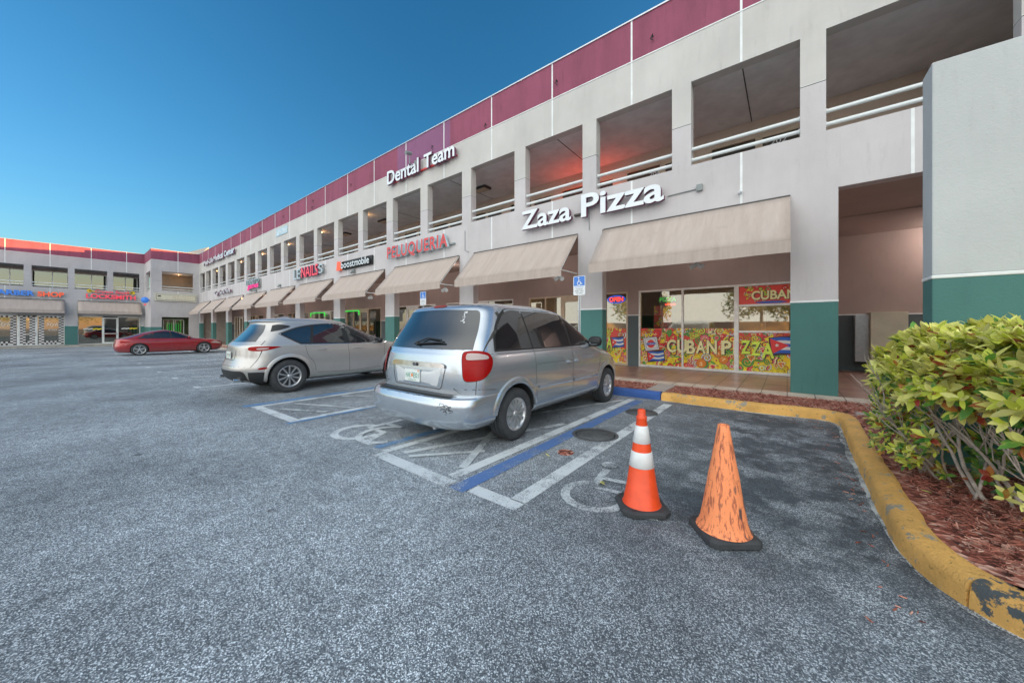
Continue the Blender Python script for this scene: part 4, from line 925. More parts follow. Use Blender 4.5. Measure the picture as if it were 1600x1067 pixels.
M['plate'] = plain('plate_white', (.70, .76, .74), .4, var=.05); M['plate_g'] = plain('plate_green', (.03, .25, .17), .4, var=0); M['plate_o'] = plain('plate_orange', (.8, .25, .06), .4, var=0)
M['well'] = plain('wheel_well', (.02, .02, .02), .9)

def crom(p0, p1, p2, p3, t):
    return [.5*((2*b)+(-a+c)*t+(2*a-5*b+4*c-d)*t*t+(-a+3*b-3*c+d)*t**3) for a, b, c, d in zip(p0, p1, p2, p3)]
def car_body(name, rows, L_, plan, paint, wheels, ra, parent, pr=3.2, Rr=.38, Rf=.75, sub=4):
    R = []
    for i in range(len(rows)-1):
        a = rows[max(i-1, 0)]; b = rows[i]; c = rows[i+1]; d = rows[min(i+2, len(rows)-1)]
        for k in range(sub): 
            q = crom(a[:4], b[:4], c[:4], d[:4], k/sub)
            if len(b) > 4: q = [b[j]+(c[j]-b[j])*k/sub for j in range(4)]
            R.append(q)
    R.append(list(rows[-1][:4])); nq, ns = 14, 40
    half = []
    vs = []; cnt = None
    for z, xr, xf, W in R:
        ln = xf-xr; rr = min(Rr, ln*.3); rf = min(Rf, ln*.42); pts = []
        for i in range(nq+1):
            f = pi/2*i/nq; pts.append((xr+rr*(1-cos(f)**(2/pr)), W*sin(f)**(2/pr)))
        for i in range(1, ns): pts.append((xr+rr+(ln-rr-rf)*i/ns, W))
        for i in range(nq, -1, -1):
            f = pi/2*i/nq; pts.append((xf-rf*(1-cos(f)**(2/pr)), W*sin(f)**(2/pr)))
        pts = [(x, y*plan(x, z)) for x, y in pts]
        loop = [(x, -y, z) for x, y in pts]+[(x, y, z) for x, y in pts[-2:0:-1]]
        vs += loop; cnt = len(loop)
    n = len(R); fs = [(j*cnt+i, j*cnt+(i+1) % cnt, (j+1)*cnt+(i+1) % cnt, (j+1)*cnt+i) for j in range(n-1) for i in range(cnt)]
    m = MB(); m.add(vs, fs, 0, True); m.add(vs[:cnt], [tuple(range(cnt))[::-1]], 1); m.add(vs[-cnt:], [tuple(range(cnt))], 0, True)
    me = m.mesh(name, [paint, 'well'])
    bm = bmesh.new(); bm.from_mesh(me); bmesh.ops.remove_doubles(bm, verts=bm.verts, dist=1e-5); bmesh.ops.recalc_face_normals(bm, faces=bm.faces); bm.to_mesh(me); bm.free()
    ob = bpy.data.objects.new(name, me); C.objects.link(ob)
    c = MB()
    for wx, wz in wheels:
        for s in (-1, 1):
            pr_ = [(0.001, s*.56), (ra, s*.56), (ra, s*1.4), (0.001, s*1.4)]
            c.lathe(pr_, 48, 1, (wx, 0, wz), axis='y')
    cm = c.mesh('cut', [paint, 'well']); bm = bmesh.new(); bm.from_mesh(cm); bmesh.ops.remove_doubles(bm, verts=bm.verts, dist=2e-3); bmesh.ops.recalc_face_normals(bm, faces=bm.faces); bm.to_mesh(cm); bm.free()
    co = bpy.data.objects.new('cut', cm); C.objects.link(co)
    md = ob.modifiers.new('b', 'BOOLEAN'); md.object = co; md.operation = 'DIFFERENCE'; md.solver = 'EXACT'
    dg = bpy.context.evaluated_depsgraph_get(); dg.update(); nm = bpy.data.meshes.new_from_object(ob.evaluated_get(dg))
    bpy.data.objects.remove(co); ob.modifiers.clear(); ob.data = nm; nm.name = name
    bm = bmesh.new(); bm.from_mesh(nm)
    for f in bm.faces:
        ce = f.calc_center_median(); dk = False
        for wx, wz in wheels:
            if math.hypot(ce.x-wx, ce.z-wz) < ra-.0005 and abs(ce.y) < .95: dk = True
        if ce.z < .18 or f.normal.z < -.9 and ce.z < .3: dk = True
        f.material_index = 1 if dk else 0; f.smooth = not dk
    for e in bm.edges:
        if len(e.link_faces) == 2 and e.calc_face_angle(0) > rad(38): e.smooth = False
    bm.normal_update(); bvh = BVHTree.FromBMesh(bm); bm.to_mesh(nm); bm.free()
    ob.parent = parent
    return ob, bvh
AX = {'R': (lambda a, b: Vector((a, -3, b)), Vector((0, 1, 0))), 'L': (lambda a, b: Vector((a, 3, b)), Vector((0, -1, 0))),
      'B': (lambda a, b: Vector((-2, a, b)), Vector((1, 0, 0))), 'F': (lambda a, b: Vector((8, a, b)), Vector((-1, 0, 0))), 'T': (lambda a, b: Vector((a, b, 4)), Vector((0, 0, -1))),
      'C': (lambda a, b: Vector((.9, -.35, b))+Vector((-1, -1, 0)).normalized()*3+Vector((1, -1, 0)).normalized()*a, Vector((1, 1, 0)).normalized()),
      'D': (lambda a, b: Vector((.9, .35, b))+Vector((-1, 1, 0)).normalized()*3+Vector((1, 1, 0)).normalized()*a, Vector((1, -1, 0)).normalized())}
def smooth_poly(pts, n=5, closed=True):
    """pts with optional third value 1 = sharp corner"""
    P = [(p[0], p[1]) for p in pts]; S = [len(p) > 2 for p in pts]; o = []; k = len(P)
    for i in range(k if closed else k-1):
        b, c = P[i], P[(i+1) % k]; a = P[(i-1) % k] if not S[i] else b; d = P[(i+2) % k] if not S[(i+1) % k] else c
        if not closed:
            if i == 0: a = b
            if i == k-2: d = c
        for j in range(n): o.append(tuple(crom(a, b, c, d, j/n)))
    if not closed: o.append(P[-1])
    return o
def patch(mb, bvh, pts, ax, off=.003, m=0, res=.07, smooth=True, n=5):
    out = smooth_poly(pts, n) if n > 1 else [(p[0], p[1]) for p in pts]
    x0 = min(p[0] for p in out); x1 = max(p[0] for p in out); y0 = min(p[1] for p in out); y1 = max(p[1] for p in out)
    V = [Vector(p) for p in out]; k = len(V); E = [(i, (i+1) % k) for i in range(k)]
    nx = int((x1-x0)/res)+1; ny = int((y1-y0)/res)+1
    def inside(x, y):
        c = False
        for i in range(k):
            a, b = V[i], V[(i+1) % k]
            if (a.y > y) != (b.y > y) and x < (b.x-a.x)*(y-a.y)/(b.y-a.y)+a.x: c = not c
        return c
    for i in range(1, nx):
        for j in range(1, ny):
            x = x0+(x1-x0)*i/nx; y = y0+(y1-y0)*j/ny
            if inside(x, y) and min((Vector((x, y))-v).length for v in V) > res*.35: V.append(Vector((x, y)))
    r = geometry.delaunay_2d_cdt(V, E, [list(range(k))], 1, 1e-5)
    o, d = AX[ax]; vs = []
    for p in r[0]:
        h = bvh.ray_cast(o(p.x, p.y), d); 
        if h[0] is None: h = bvh.find_nearest(o(p.x, p.y)+d*2.1)[:2]
        nn = Vector(h[1]); 
        if nn.dot(d) > 0: nn = -nn
        vs.append(Vector(h[0])+nn*off)
    fs = []
    for f in r[2]:
        a = (vs[f[1]]-vs[f[0]]).cross(vs[f[2]]-vs[f[0]]); fs.append(tuple(f) if a.dot(d) < 0 else tuple(f)[::-1])
    mb.add(vs, fs, m, smooth)
def strip(mb, bvh, pts, w, ax, off=.0015, m=0, n=6, closed=False, thick=False):
    P = [Vector(p) for p in smooth_poly(pts, n, closed)]; 
    if closed: P.append(P[0])
    o, d = AX[ax]; rows = []
    for i, p in enumerate(P):
        t = (P[min(i+1, len(P)-1)]-P[max(i-1, 0)]).normalized(); nn = Vector((-t.y, t.x)); row = []
        for s in (-.5, 0, .5):
            q = p+nn*w*s; h = bvh.ray_cast(o(q.x, q.y), d)
            if h[0] is None: h = bvh.find_nearest(o(q.x, q.y)+d*2.1)[:2]
            no = Vector(h[1]); no = -no if no.dot(d) > 0 else no
            row.append(Vector(h[0])+no*(off*(1 if (s == 0 or not thick) else .15)))
        rows.append(row)
    for i in range(len(rows)-1):
        for j in range(2):
            q = [rows[i][j], rows[i+1][j], rows[i+1][j+1], rows[i][j+1]]; a = (q[1]-q[0]).cross(q[2]-q[0])
            mb.add(q if a.dot(d) < 0 else q[::-1], [(0, 1, 2, 3)], m, False)
def mir(pts): return [((-p[0],)+tuple(p[1:])) for p in pts]
def arch_lip(mb, bvh, wx, wz, ra, w, h, m=0, a0=-10, a1=190, axs='RL'):
    for ax in axs:
        o, d = AX[ax]; rows = []
        for i in range(41):
            a = rad(a0+(a1-a0)*i/40); row = []
            for t, hh in ((0.002, .0), (.004, h*.8), (.25, h), (.7, h*.6), (1, .001)):
                r = ra+w*t; p = (wx+r*cos(a), wz+r*sin(a)); hit = bvh.ray_cast(o(*p), d)
                if hit[0] is None or abs(hit[0].y) < .6: row = None; break
                row.append(Vector((hit[0].x, hit[0].y, hit[0].z))-d*hh)
            if row: rows.append(row)
        for i in range(len(rows)-1):
            for j in range(4):
                q = [rows[i][j], rows[i+1][j], rows[i+1][j+1], rows[i][j+1]]; aa = (q[1]-q[0]).cross(q[2]-q[0])
                mb.add(q if aa.dot(d) < 0 else q[::-1], [(0, 1, 2, 3)], m, True)
def make_wheel(parent, R=.33, w=.215, rim=.205, style='cap', x=0, y=0, z=.33, side=-1, face='alloy'):
    hub = MB(); hub.lathe([(.001, -.02), (rim*.95, -.02), (rim*.95, .06), (.001, .06)], 24, 0, (0, 0, 0), 'y')
    o = hub.build('wheel', ['alloy_d'], parent, (x, y, z)); 
    if side > 0: o.rotation_euler = (0, 0, pi)
    t = MB(); h = w/2; g = [(-.35, .007), (-.12, .007), (.12, .007), (.35, .007)]
    pf = [(rim-.005, -h+.035), (rim+.008, -h+.006), (rim+.02, -h), (R-.055, -h-.006), (R-.03, -h+.004), (R-.012, -h+.018), (R-.003, -h+.034), (R, -h+.045)]
    for c, dd in g: cx = c*w; pf += [(R, cx-.008), (R-dd, cx-.006), (R-dd, cx+.006), (R, cx+.008)]
    pf += [(R, h-.045), (R-.012, h-.018), (R-.04, h), (rim+.01, h-.01), (rim-.01, h-.03)]
    t.lathe(pf, 56, 0, (0, 0, 0), 'y')
    for k in range(56):                           # shoulder tread blocks
        a = 2*pi*k/56
        for s in (-1,):
            c_, s_ = cos(a), sin(a); r0, r1 = R-.034, R-.001; yy0, yy1 = -h+.0, -h+.042
            tx, tz = -s_*.011, c_*.011
            v = [(r0*c_-tx, yy0, r0*s_-tz), (r0*c_+tx, yy0, r0*s_+tz), (r1*c_*1.004+tx, yy1, r1*s_*1.004+tz), (r1*c_*1.004-tx, yy1, r1*s_*1.004-tz), ((R-.01)*c_-tx, yy0+.006, (R-.01)*s_-tz), ((R-.01)*c_+tx, yy0+.006, (R-.01)*s_+tz)]
            t.add(v, [(0, 1, 5, 4), (4, 5, 2, 3)], 0)
    t.build('tyre', ['rubber'], o)
    r_ = MB(); yo = -h+.018
    r_.lathe([(rim-.03, yo+.05), (rim-.022, yo+.012), (rim-.008, yo-.004), (rim+.006, yo-.006), (rim+.010, yo+.008), (rim+.002, yo+.03), (rim-.02, yo+.07)], 48, 0, (0, 0, 0), 'y')
    r_.lathe([(.001, yo-.004), (.032, yo-.004), (.04, yo+.004), (.05, yo+.012), (.052, yo+.05)], 24, 0, (0, 0, 0), 'y')
    if style == 'cap': n_, w0, w1, tw = 9, .030, .044, .0
    elif style == 'ten': n_, w0, w1, tw = 10, .022, .030, .0
    else: n_, w0, w1, tw = 5, .030, .016, .0
    def spoke(a, w0, w1, r0, r1, mi=0):
        V = []
        for (r, ww, yy) in ((r0, w0, yo+.008), ((r0+r1)/2, (w0+w1)/2, yo+.004), (r1, w1, yo+.006)):
            for s in (-1, 1):
                V.append((r*cos(a)-s*ww*sin(a), yy, r*sin(a)+s*ww*cos(a))); V.append((r*cos(a)-s*ww*1.25*sin(a), yy+.03, r*sin(a)+s*ww*1.25*cos(a)))
        f = []
        for i in (0, 4): f += [(i, i+2, i+6, i+4), (i+1, i, i+4, i+5), (i+2, i+3, i+7, i+6)]
        r_.add(V, f, mi, False)
    for k in range(n_):
        a = 2*pi*k/n_+pi/2
        if style == 'twin':
            for da in (-.16, .16): spoke(a+da, .012, .014, .045, rim-.015)
            r_.add([(.05*cos(a-.3), yo+.03, .05*sin(a-.3)), (.05*cos(a+.3), yo+.03, .05*sin(a+.3)), ((rim-.02)*cos(a+.2), yo+.03, (rim-.02)*sin(a+.2)), ((rim-.02)*cos(a-.2), yo+.03, (rim-.02)*sin(a-.2))], [(0, 1, 2, 3)], 1)
        else: spoke(a, w0*.5, w1*.5, .045, rim-.012)
    for k in range(5):
        a = 2*pi*k/5; r_.tube([(.033*cos(a), yo-.003, .033*sin(a)), (.033*cos(a), yo+.012, .033*sin(a))], .006, 6, 1)
    if style == 'cap': r_.lathe([(.05, yo+.03), (rim-.02, yo+.026)], 32, 2, (0, 0, 0), 'y')
    else: r_.lathe([(.05, yo+.07), (rim-.02, yo+.07)], 32, 1, (0, 0, 0), 'y')
    r_.build('rim', [face, 'alloy_d', 'sign_grey'], o)
    return o
def plate(parent, y, z, x, text, tilt=0):
    m = MB(); F = lambda a, b, d: (x-d+b*tilt, y-a, z+b)
    m.prism([(-.152, -.076), (.152, -.076), (.152, .076), (-.152, .076)], F, 0, .006, 0)
    put_text(m, text[:3], F, -.130, -.033, .105, .066, .0065, 0, 1, off=.01); put_text(m, text[3:], F, .028, -.033, .105, .066, .0065, 0, 1, off=.01)
    m.flat(circ(0, .0, .020, 12, .024), F, .0068, 2); m.flat(circ(.005, .028, .010, 8), F, .0072, 1); put_text(m, 'SUNSHINE STATE', F, -.08, -.068, .16, .018, .0065, 0, 1); m.flat([(.115, .05), (.14, .05), (.14, .07), (.115, .07)], F, .007, 2)
    o = m.build('licence_plate', ['plate', 'plate_g', 'plate_o'], parent); return o
def ellipsoid(mb, c, r, m=0, n=16, k=10, pw=1.0):
    vs = []; 
    for j in range(k+1):
        th = pi*j/k
        for i in range(n):
            a = 2*pi*i/n; f = lambda q: math.copysign(abs(q)**pw, q)
            vs.append((c[0]+r[0]*f(sin(th))*f(cos(a)), c[1]+r[1]*f(sin(th))*f(sin(a)), c[2]+r[2]*f(cos(th))))
    mb.add(vs, [(j*n+i, (j+1)*n+i, (j+1)*n+(i+1) % n, j*n+(i+1) % n) for j in range(k) for i in range(n)], m, True)
def mirror_part(parent, x, y, z, paintm='black', s=.09):
    for sg in (-1, 1):
        m = MB(); ellipsoid(m, (x, sg*(y+.11), z), (.07, .12, s), 0, pw=.75); m.tube([(x+.03, sg*(y-.06), z-.05), (x, sg*(y+.06), z-.03)], .025, 8, 1)
        o = m.build('side_mirror', [paintm, 'black'], parent)
        g = MB(); g.add([(x-.073, sg*(y+.11)+.085*math.copysign(abs(cos(q*pi/10))**.6, cos(q*pi/10)), z+s*.68*math.copysign(abs(sin(q*pi/10))**.6, sin(q*pi/10))) for q in range(20)], [tuple(range(20))], 0); g.build('mirror_glass', ['cglass'], o)

# ---------------------------------------------------- silver minivan
V = tag(empty('minivan', (-3.70, 2.57, 0), pi/2), 'silver minivan with a scuffed rear bumper parked nearest the cones', 'car', 'cars parked in the bays')
rows = [(.23, .22, 4.62, .78), (.27, .08, 4.70, .90), (.34, .02, 4.76, .965), (.44, 0, 4.80, .985), (.56, 0, 4.80, .992, 1), (.625, .03, 4.79, .99, 1), (.64, .06, 4.78, .988, 1), (.648, .185, 4.77, .985, 1), (.70, .188, 4.72, .988), (.80, .185, 4.62, .992),
        (.90, .19, 4.48, .988), (.98, .20, 4.25, .98), (1.04, .21, 4.02, .97), (1.09, .22, 3.86, .96), (1.125, .235, 3.76, .948), (1.16, .25, 3.66, .938), (1.28, .31, 3.44, .905), (1.42, .40, 3.17, .868), (1.56, .48, 2.90, .825), (1.66, .53, 2.68, .785),
        (1.71, .58, 2.48, .735), (1.745, .72, 2.30, .64), (1.77, .98, 2.05, .46), (1.782, 1.25, 1.85, .2)]
WV = [(1.0, .33), (3.88, .33)]
body, bv = car_body('body', rows, 4.8, lambda x, z: 1-.05*max(0, (x-3.0)/1.8)**2-.025*max(0, (1.2-x)/1.2)**2, 'silver', WV, .395, V)
for x_, z_ in WV:
    for s in (-1, 1): make_wheel(V, .33, .215, .205, 'cap', x_, s*.885, z_, s)
for q_ in 'RL':
    m = MB(); arch_lip(m, bv, 1.0, .33, .395, .085, .022, 0, 8, 172, q_); m.build('wheel_arch', ['silver'], V); m = MB(); arch_lip(m, bv, 3.88, .33, .395, .075, .016, 0, -8, 188, q_); m.build('wheel_arch', ['silver'], V)
q1 = [(.66, 1.17, 1), (1.40, 1.15, 1), (1.30, 1.655, 1), (1.10, 1.66), (.93, 1.61), (.79, 1.48), (.69, 1.32)]
q2 = [(1.43, 1.15, 1), (2.46, 1.14, 1), (2.38, 1.63, 1), (1.9, 1.655), (1.33, 1.657, 1)]
q3 = [(2.52, 1.145, 1), (3.28, 1.18, 1), (3.06, 1.36), (2.82, 1.545), (2.66, 1.61), (2.44, 1.625, 1)]
for ax in 'RL':
    m = MB(); patch(m, bv, [(.62, 1.14, 1), (2.6, 1.13), (3.36, 1.165, 1), (3.12, 1.37), (2.90, 1.57), (2.7, 1.64), (1.9, 1.675), (1.10, 1.685), (.90, 1.635), (.75, 1.50), (.65, 1.32)], ax, .0015, 1)
    for q in (q1, q2, q3): patch(m, bv, q, ax, .0045, 0)
    m.build('side_window', ['cglass', 'black'], V)
m = MB(); patch(m, bv, [(.82, 1.17, 1), (.78, 1.38), (.71, 1.60), (.66, 1.645, 1), (0, 1.665), (-.66, 1.645, 1), (-.71, 1.60), (-.78, 1.38), (-.82, 1.17, 1), (0, 1.165)], 'B', .0045, 0)
rw = m.build('rear_window', ['cglass'], V)
m = MB(); m.tube([(.26, .05, 1.25), (.295, -.1, 1.30), (.275, -.38, 1.28)], .010, 6, 0); m.tube([(.255, .12, 1.225), (.265, -.42, 1.255)], .013, 6, 0); m.lathe([(.02, -.02), (.02, .02)], 10, 0, (.25, .05, 1.235), cap=True); m.build('wiper', ['black'], rw)
m = MB(); r9 = random.Random(2)
for i in range(26):
    px, pz = -.55+r9.uniform(-.03, .03), 1.55+r9.uniform(-.07, .07); patch(m, bv, [(px, pz), (px+.018, pz+.004), (px+.01, pz+.014)], 'B', .007, 0, .2, n=1)
m.build('sticker', ['white_sheet'], rw)
m = MB(); patch(m, bv, [(.74, 1.19, 1), (.66, 1.52), (.58, 1.60, 1), (-.58, 1.60, 1), (-.66, 1.52), (-.74, 1.19, 1)], 'F', .0045, 0); m.build('windscreen', ['cglass'], V)
for ax, sg in (('C', 1), ('D', -1)):
    m = MB(); pts = [(-.17*1, .85), (-.09, .835), (.02, .86), (.10, .95), (.125, 1.06), (.09, 1.15), (0, 1.185), (-.12, 1.185), (-.185, 1.15), (-.19, 1.0)]
    if sg < 0: pts = [(p[0], p[1]) for p in pts]
    pts = [(p[0]*1.08+.045, (p[1]-1.01)*.95+.985) for p in pts]; patch(m, bv, [(p[0]*1.06, (p[1]-1)*1.04+1) for p in pts], ax, .004, 2, .03); patch(m, bv, pts, ax, .016, 0, .03)
    patch(m, bv, [(-.11, 1.06), (-.02, 1.055), (.12, 1.065), (.11, 1.10), (.0, 1.125), (-.10, 1.12)], ax, .021, 1, .03)
    m.build('tail_light', ['lens_r', 'lens_c', 'black'], V)
m = MB(); patch(m, bv, [(.12, 1.708), (.10, 1.724), (-.10, 1.724), (-.12, 1.708), (-.09, 1.696), (.09, 1.696)], 'B', .008, 0, .05); m.build('brake_light', ['lens_r'], V)
m = MB(); patch(m, bv, [(.52, .945, 1), (.51, .985), (.44, 1.005, 1), (-.44, 1.005, 1), (-.51, .985), (-.52, .945, 1)], 'B', .022, 0, .06, n=3)
m.prism(circ(0, .975, .03, 14, .022), lambda a, b, d: (.185-d, a, b), .02, .034, 0); m.build('tailgate_bar', ['barchrome'], V)
m = MB(); strip(m, bv, [(.52, .94, 1), (.46, .72), (.36, .70, 1), (-.36, .70, 1), (-.46, .72), (-.52, .94, 1)], .012, 'B', .002, 0)
patch(m, bv, [(.46, .93, 1), (.40, .73, 1), (-.40, .73, 1), (-.46, .93, 1)], 'B', .004, 1, .1, n=1)
m.build('plate_recess', ['seam', 'recess'], V); plate(V, 0.06, .83, .172, 'HAKE01')
m = MB()
strip(m, bv, [(.90, .66), (.915, .9), (.91, 1.12), (.87, 1.4), (.80, 1.62), (.72, 1.70), (0, 1.735), (-.72, 1.70), (-.80, 1.62), (-.87, 1.4), (-.91, 1.12), (-.915, .9), (-.90, .66)], .007, 'B', .0015)
for ax in 'RL':
    strip(m, bv, [(1.46, .38), (1.44, .8), (1.42, 1.14), (1.32, 1.67)], .008, ax); strip(m, bv, [(2.48, .32), (2.49, .8), (2.49, 1.13), (2.41, 1.64)], .009, ax); strip(m, bv, [(3.47, .62), (3.52, .85), (3.55, 1.12)], .008, ax)
    strip(m, bv, [(.55, 1.115, 1), (2.0, 1.105), (3.6, 1.09, 1)], .006, ax, .001); strip(m, bv, [(1.48, .33), (2.4, .30), (3.42, .33)], .008, ax); strip(m, bv, [(.16, .72), (.40, .72), (.60, .70)], .007, ax); strip(m, bv, [(1.48, .93), (2.45, .915)], .006, ax)
m.build('panel_gap', ['seam'], V)
for ax in 'RL':
    for a_, b_ in (((1.50, .615), (2.45, .60)), ((2.51, .60), (3.42, .60))): m = MB(); strip(m, bv, [a_, b_], .055, ax, .016, 0, thick=True); m.build('side_moulding', ['silver'], V)
m = MB(); patch(m, bv, [(.10, .70), (.14, .70)], 'T', .01, 0) if False else None
vs = []
for i in range(25):
    yy = -.72+1.44*i/24; vs += [(.058+.035*(abs(yy)/.72)**4, yy, .6555), (.182+.05*(abs(yy)/.75)**6, yy, .6575)]
m.add(vs, [(2*i, 2*i+1, 2*i+3, 2*i+2) for i in range(24)], 0); m.build('bumper_pad', ['black'], V)
m = MB(); r9 = random.Random(5)
for i in range(9):
    cx_, cz_ = -.70+r9.gauss(0, .04), .525+r9.gauss(0, .022); q_ = [(cx_+r9.uniform(.012, .05)*cos(a), cz_+r9.uniform(.008, .028)*sin(a)) for a in (0, .9, 1.8, 2.7, 3.6, 4.5)]
    strip(m, bv, q_, r9.uniform(.003, .009), 'B', .0014+i*.0001, 0, 4)
for i in range(30):
    px = r9.uniform(-.85, .8); pz = .625+r9.uniform(-.012, .006); patch(m, bv, [(px, pz), (px+r9.uniform(.01, .06), pz+.002), (px+.02, pz+.007)], 'B', .0018, 0, .1, n=1)
m.build('scuff_mark', ['rubber'], V)
for s, ax in ((-1, 'R'), (1, 'L')):
    for xx in (2.33, 2.60):
        m = MB(); h = bv.ray_cast(AX[ax][0](xx, .90), AX[ax][1])[0]; m.tube([(xx-.075, h.y+s*.005, .90), (xx-.05, h.y+s*.035, .90), (xx+.05, h.y+s*.035, .90), (xx+.075, h.y+s*.005, .90)], .013, 8, 0); ellipsoid(m, (xx, h.y, .90), (.07, .008, .032), 1); m.build('door_handle', ['silver', 'sign_grey'], V)
mirror_part(V, 3.22, .92, 1.19)
m = MB()
for ax in 'RL': patch(m, bv, [(4.1, .82, 1), (4.45, .70), (4.62, .70), (4.52, .84), (4.3, .90)], ax, .004, 0)
m.build('headlight', ['lens_c'], V)
m = MB(); patch(m, bv, [(.45, .60, 1), (.45, .78), (-.45, .78), (-.45, .60, 1)], 'F', .004, 0); m.build('grille', ['black'], V)
m = MB(); m.tube([(.10, -.45, .27), (.5, -.45, .27)], .03, 10, 0); m.box(.5, 3.6, -.6, .6, .20, .25, 1); m.build('exhaust', ['steel', 'well'], V)

# ---------------------------------------------------- warm grey crossover
V = tag(empty('crossover', (-9.575, 2.16, 0), pi/2), 'warm grey crossover with twin spoke wheels parked left of the minivan', 'car', 'cars parked in the bays')
rows = [(.24, .30, 4.30, .76), (.28, .12, 4.44, .86), (.36, .04, 4.50, .905), (.48, 0, 4.54, .915), (.58, .0, 4.55, .92), (.68, .04, 4.54, .922), (.78, .075, 4.50, .922), (.88, .085, 4.40, .918), (.96, .09, 4.20, .91), (1.01, .095, 3.95, .905),
        (1.05, .11, 3.70, .90), (1.09, .15, 3.48, .885), (1.15, .21, 3.34, .862), (1.25, .30, 3.12, .828), (1.36, .40, 2.88, .785), (1.46, .47, 2.66, .742), (1.54, .50, 2.46, .70), (1.57, .45, 2.40, .69), (1.59, .47, 2.34, .675), (1.62, .56, 2.2, .61), (1.65, .85, 2.0, .48), (1.665, 1.2, 1.8, .2)]
WV = [(.93, .36), (3.63, .36)]
body, bv = car_body('body', rows, 4.55, lambda x, z: 1-.07*max(0, (x-3.0)/1.55)**2-.06*max(0, (1.1-x)/1.1)**2, 'beige', WV, .42, V, pr=2.7, Rr=.55)
for x_, z_ in WV:
    for s in (-1, 1): make_wheel(V, .36, .225, .235, 'ten', x_, s*.815, z_, s)
for wx, wz in WV:
    for q_ in 'RL': m = MB(); arch_lip(m, bv, wx, wz, .42, .075, .014, 0, -12, 192, q_); m.build('wheel_arch', ['beige'], V)
g1 = [(.80, 1.29, 1), (1.18, 1.08, 1), (1.36, 1.09, 1), (1.43, 1.46, 1), (1.15, 1.42)]
g2 = [(1.42, 1.085, 1), (2.16, 1.065, 1), (2.12, 1.515, 1), (1.75, 1.51), (1.49, 1.475, 1)]
g3 = [(2.30, 1.06, 1), (3.20, 1.045, 1), (2.92, 1.24), (2.65, 1.41), (2.45, 1.49), (2.22, 1.515, 1)]
for ax in 'RL':
    m = MB(); patch(m, bv, [(.74, 1.30, 1), (1.15, 1.062, 1), (3.36, 1.03, 1), (3.0, 1.25), (2.7, 1.43), (2.45, 1.52), (2.1, 1.54), (1.6, 1.52), (1.15, 1.45)], ax, .0015, 1)
    for q in (g1, g2, g3): patch(m, bv, q, ax, .0045, 0)
    strip(m, bv, [(.75, 1.285, 1), (1.15, 1.052, 1), (2.2, 1.04), (3.3, 1.025, 1)], .016, ax, .006, 2, thick=True)
    m.build('side_window', ['cglass', 'black', 'chrome'], V)
m = MB(); patch(m, bv, [(.70, 1.13, 1), (.62, 1.33), (.52, 1.49, 1), (0, 1.505), (-.52, 1.49, 1), (-.62, 1.33), (-.70, 1.13, 1), (0, 1.12)], 'B', .0045, 0); m.build('rear_window', ['cglass'], V)
for ax in 'RL':
    m = MB(); patch(m, bv, [(.62, 1.34, 1), (.80, 1.38), (1.0, 1.46), (.80, 1.50), (.68, 1.48, 1)], ax, .003, 0); m.build('pillar_trim', ['black'], V)
for ax in 'CD':
    m = MB(); patch(m, bv, [(-.22, .955), (-.05, .935), (.12, .955), (.30, 1.02, 1), (.10, 1.035), (-.2, 1.02)], ax, .010, 0, .03); patch(m, bv, [(-.05, .965), (.08, .97), (.12, 1.0), (-.05, .995)], ax, .014, 1, .03); m.build('tail_light', ['lens_r', 'lens_c'], V)
    m = MB(); patch(m, bv, [(-.02, .55), (.12, .56), (.10, .59), (-.0, .585)], ax, .006, 0, .03); m.build('reflector', ['lens_r'], V)
m = MB(); patch(m, bv, [(.72, .28, 1), (.70, .50), (.4, .52), (-.4, .52), (-.70, .50), (-.72, .28, 1)], 'B', .006, 0, .06)
for ax in 'CD': patch(m, bv, [(-.20, .29, 1), (.20, .28, 1), (.16, .47), (-.20, .50, 1)], ax, .005, 0, .05)
m.build('lower_bumper', ['black'], V)
m = MB()
for s in (-1, 1): m.tube([(.02, s*.52, .33), (.3, s*.52, .33)], .04, 12, 0)
m.build('exhaust', ['chrome'], V); plate(V, 0, .84, .06, 'QR7X82')
m = MB(); strip(m, bv, [(.34, .94, 1), (.30, .74, 1), (-.30, .74, 1), (-.34, .94, 1)], .012, 'B', .003); strip(m, bv, [(.80, .60), (.84, .75), (.86, .95), (.80, 1.15)], .007, 'B'); strip(m, bv, [(-.80, .60), (-.84, .75), (-.86, .95), (-.80, 1.15)], .007, 'B'); strip(m, bv, [(.8, .60), (0, .62), (-.8, .60)], .007, 'B')
for ax in 'RL':
    strip(m, bv, [(1.48, .42), (1.44, .62), (1.30, .82), (1.25, 1.06)], .008, ax); strip(m, bv, [(2.28, .36), (2.27, .7), (2.24, 1.04)], .008, ax); strip(m, bv, [(3.28, .5), (3.24, .8), (3.27, 1.02)], .008, ax); strip(m, bv, [(1.5, .40), (2.3, .36), (3.2, .40)], .008, ax)
m.build('panel_gap', ['seam'], V)
for ax in 'RL': m = MB(); strip(m, bv, [(1.4, .31), (2.3, .30), (3.15, .31)], .07, ax, .012, 0, thick=True); m.build('sill_trim', ['sign_grey'], V)
for s, ax in ((-1, 'R'), (1, 'L')):
    for xx in (1.62, 2.50):
        m = MB(); h = bv.ray_cast(AX[ax][0](xx, .93), AX[ax][1])[0]; m.tube([(xx-.1, h.y+s*.004, .93), (xx-.07, h.y+s*.03, .93), (xx+.07, h.y+s*.03, .93), (xx+.1, h.y+s*.004, .93)], .012, 8, 0); m.build('door_handle', ['beige'], V)
mirror_part(V, 3.05, .86, 1.10, 'black', .075)
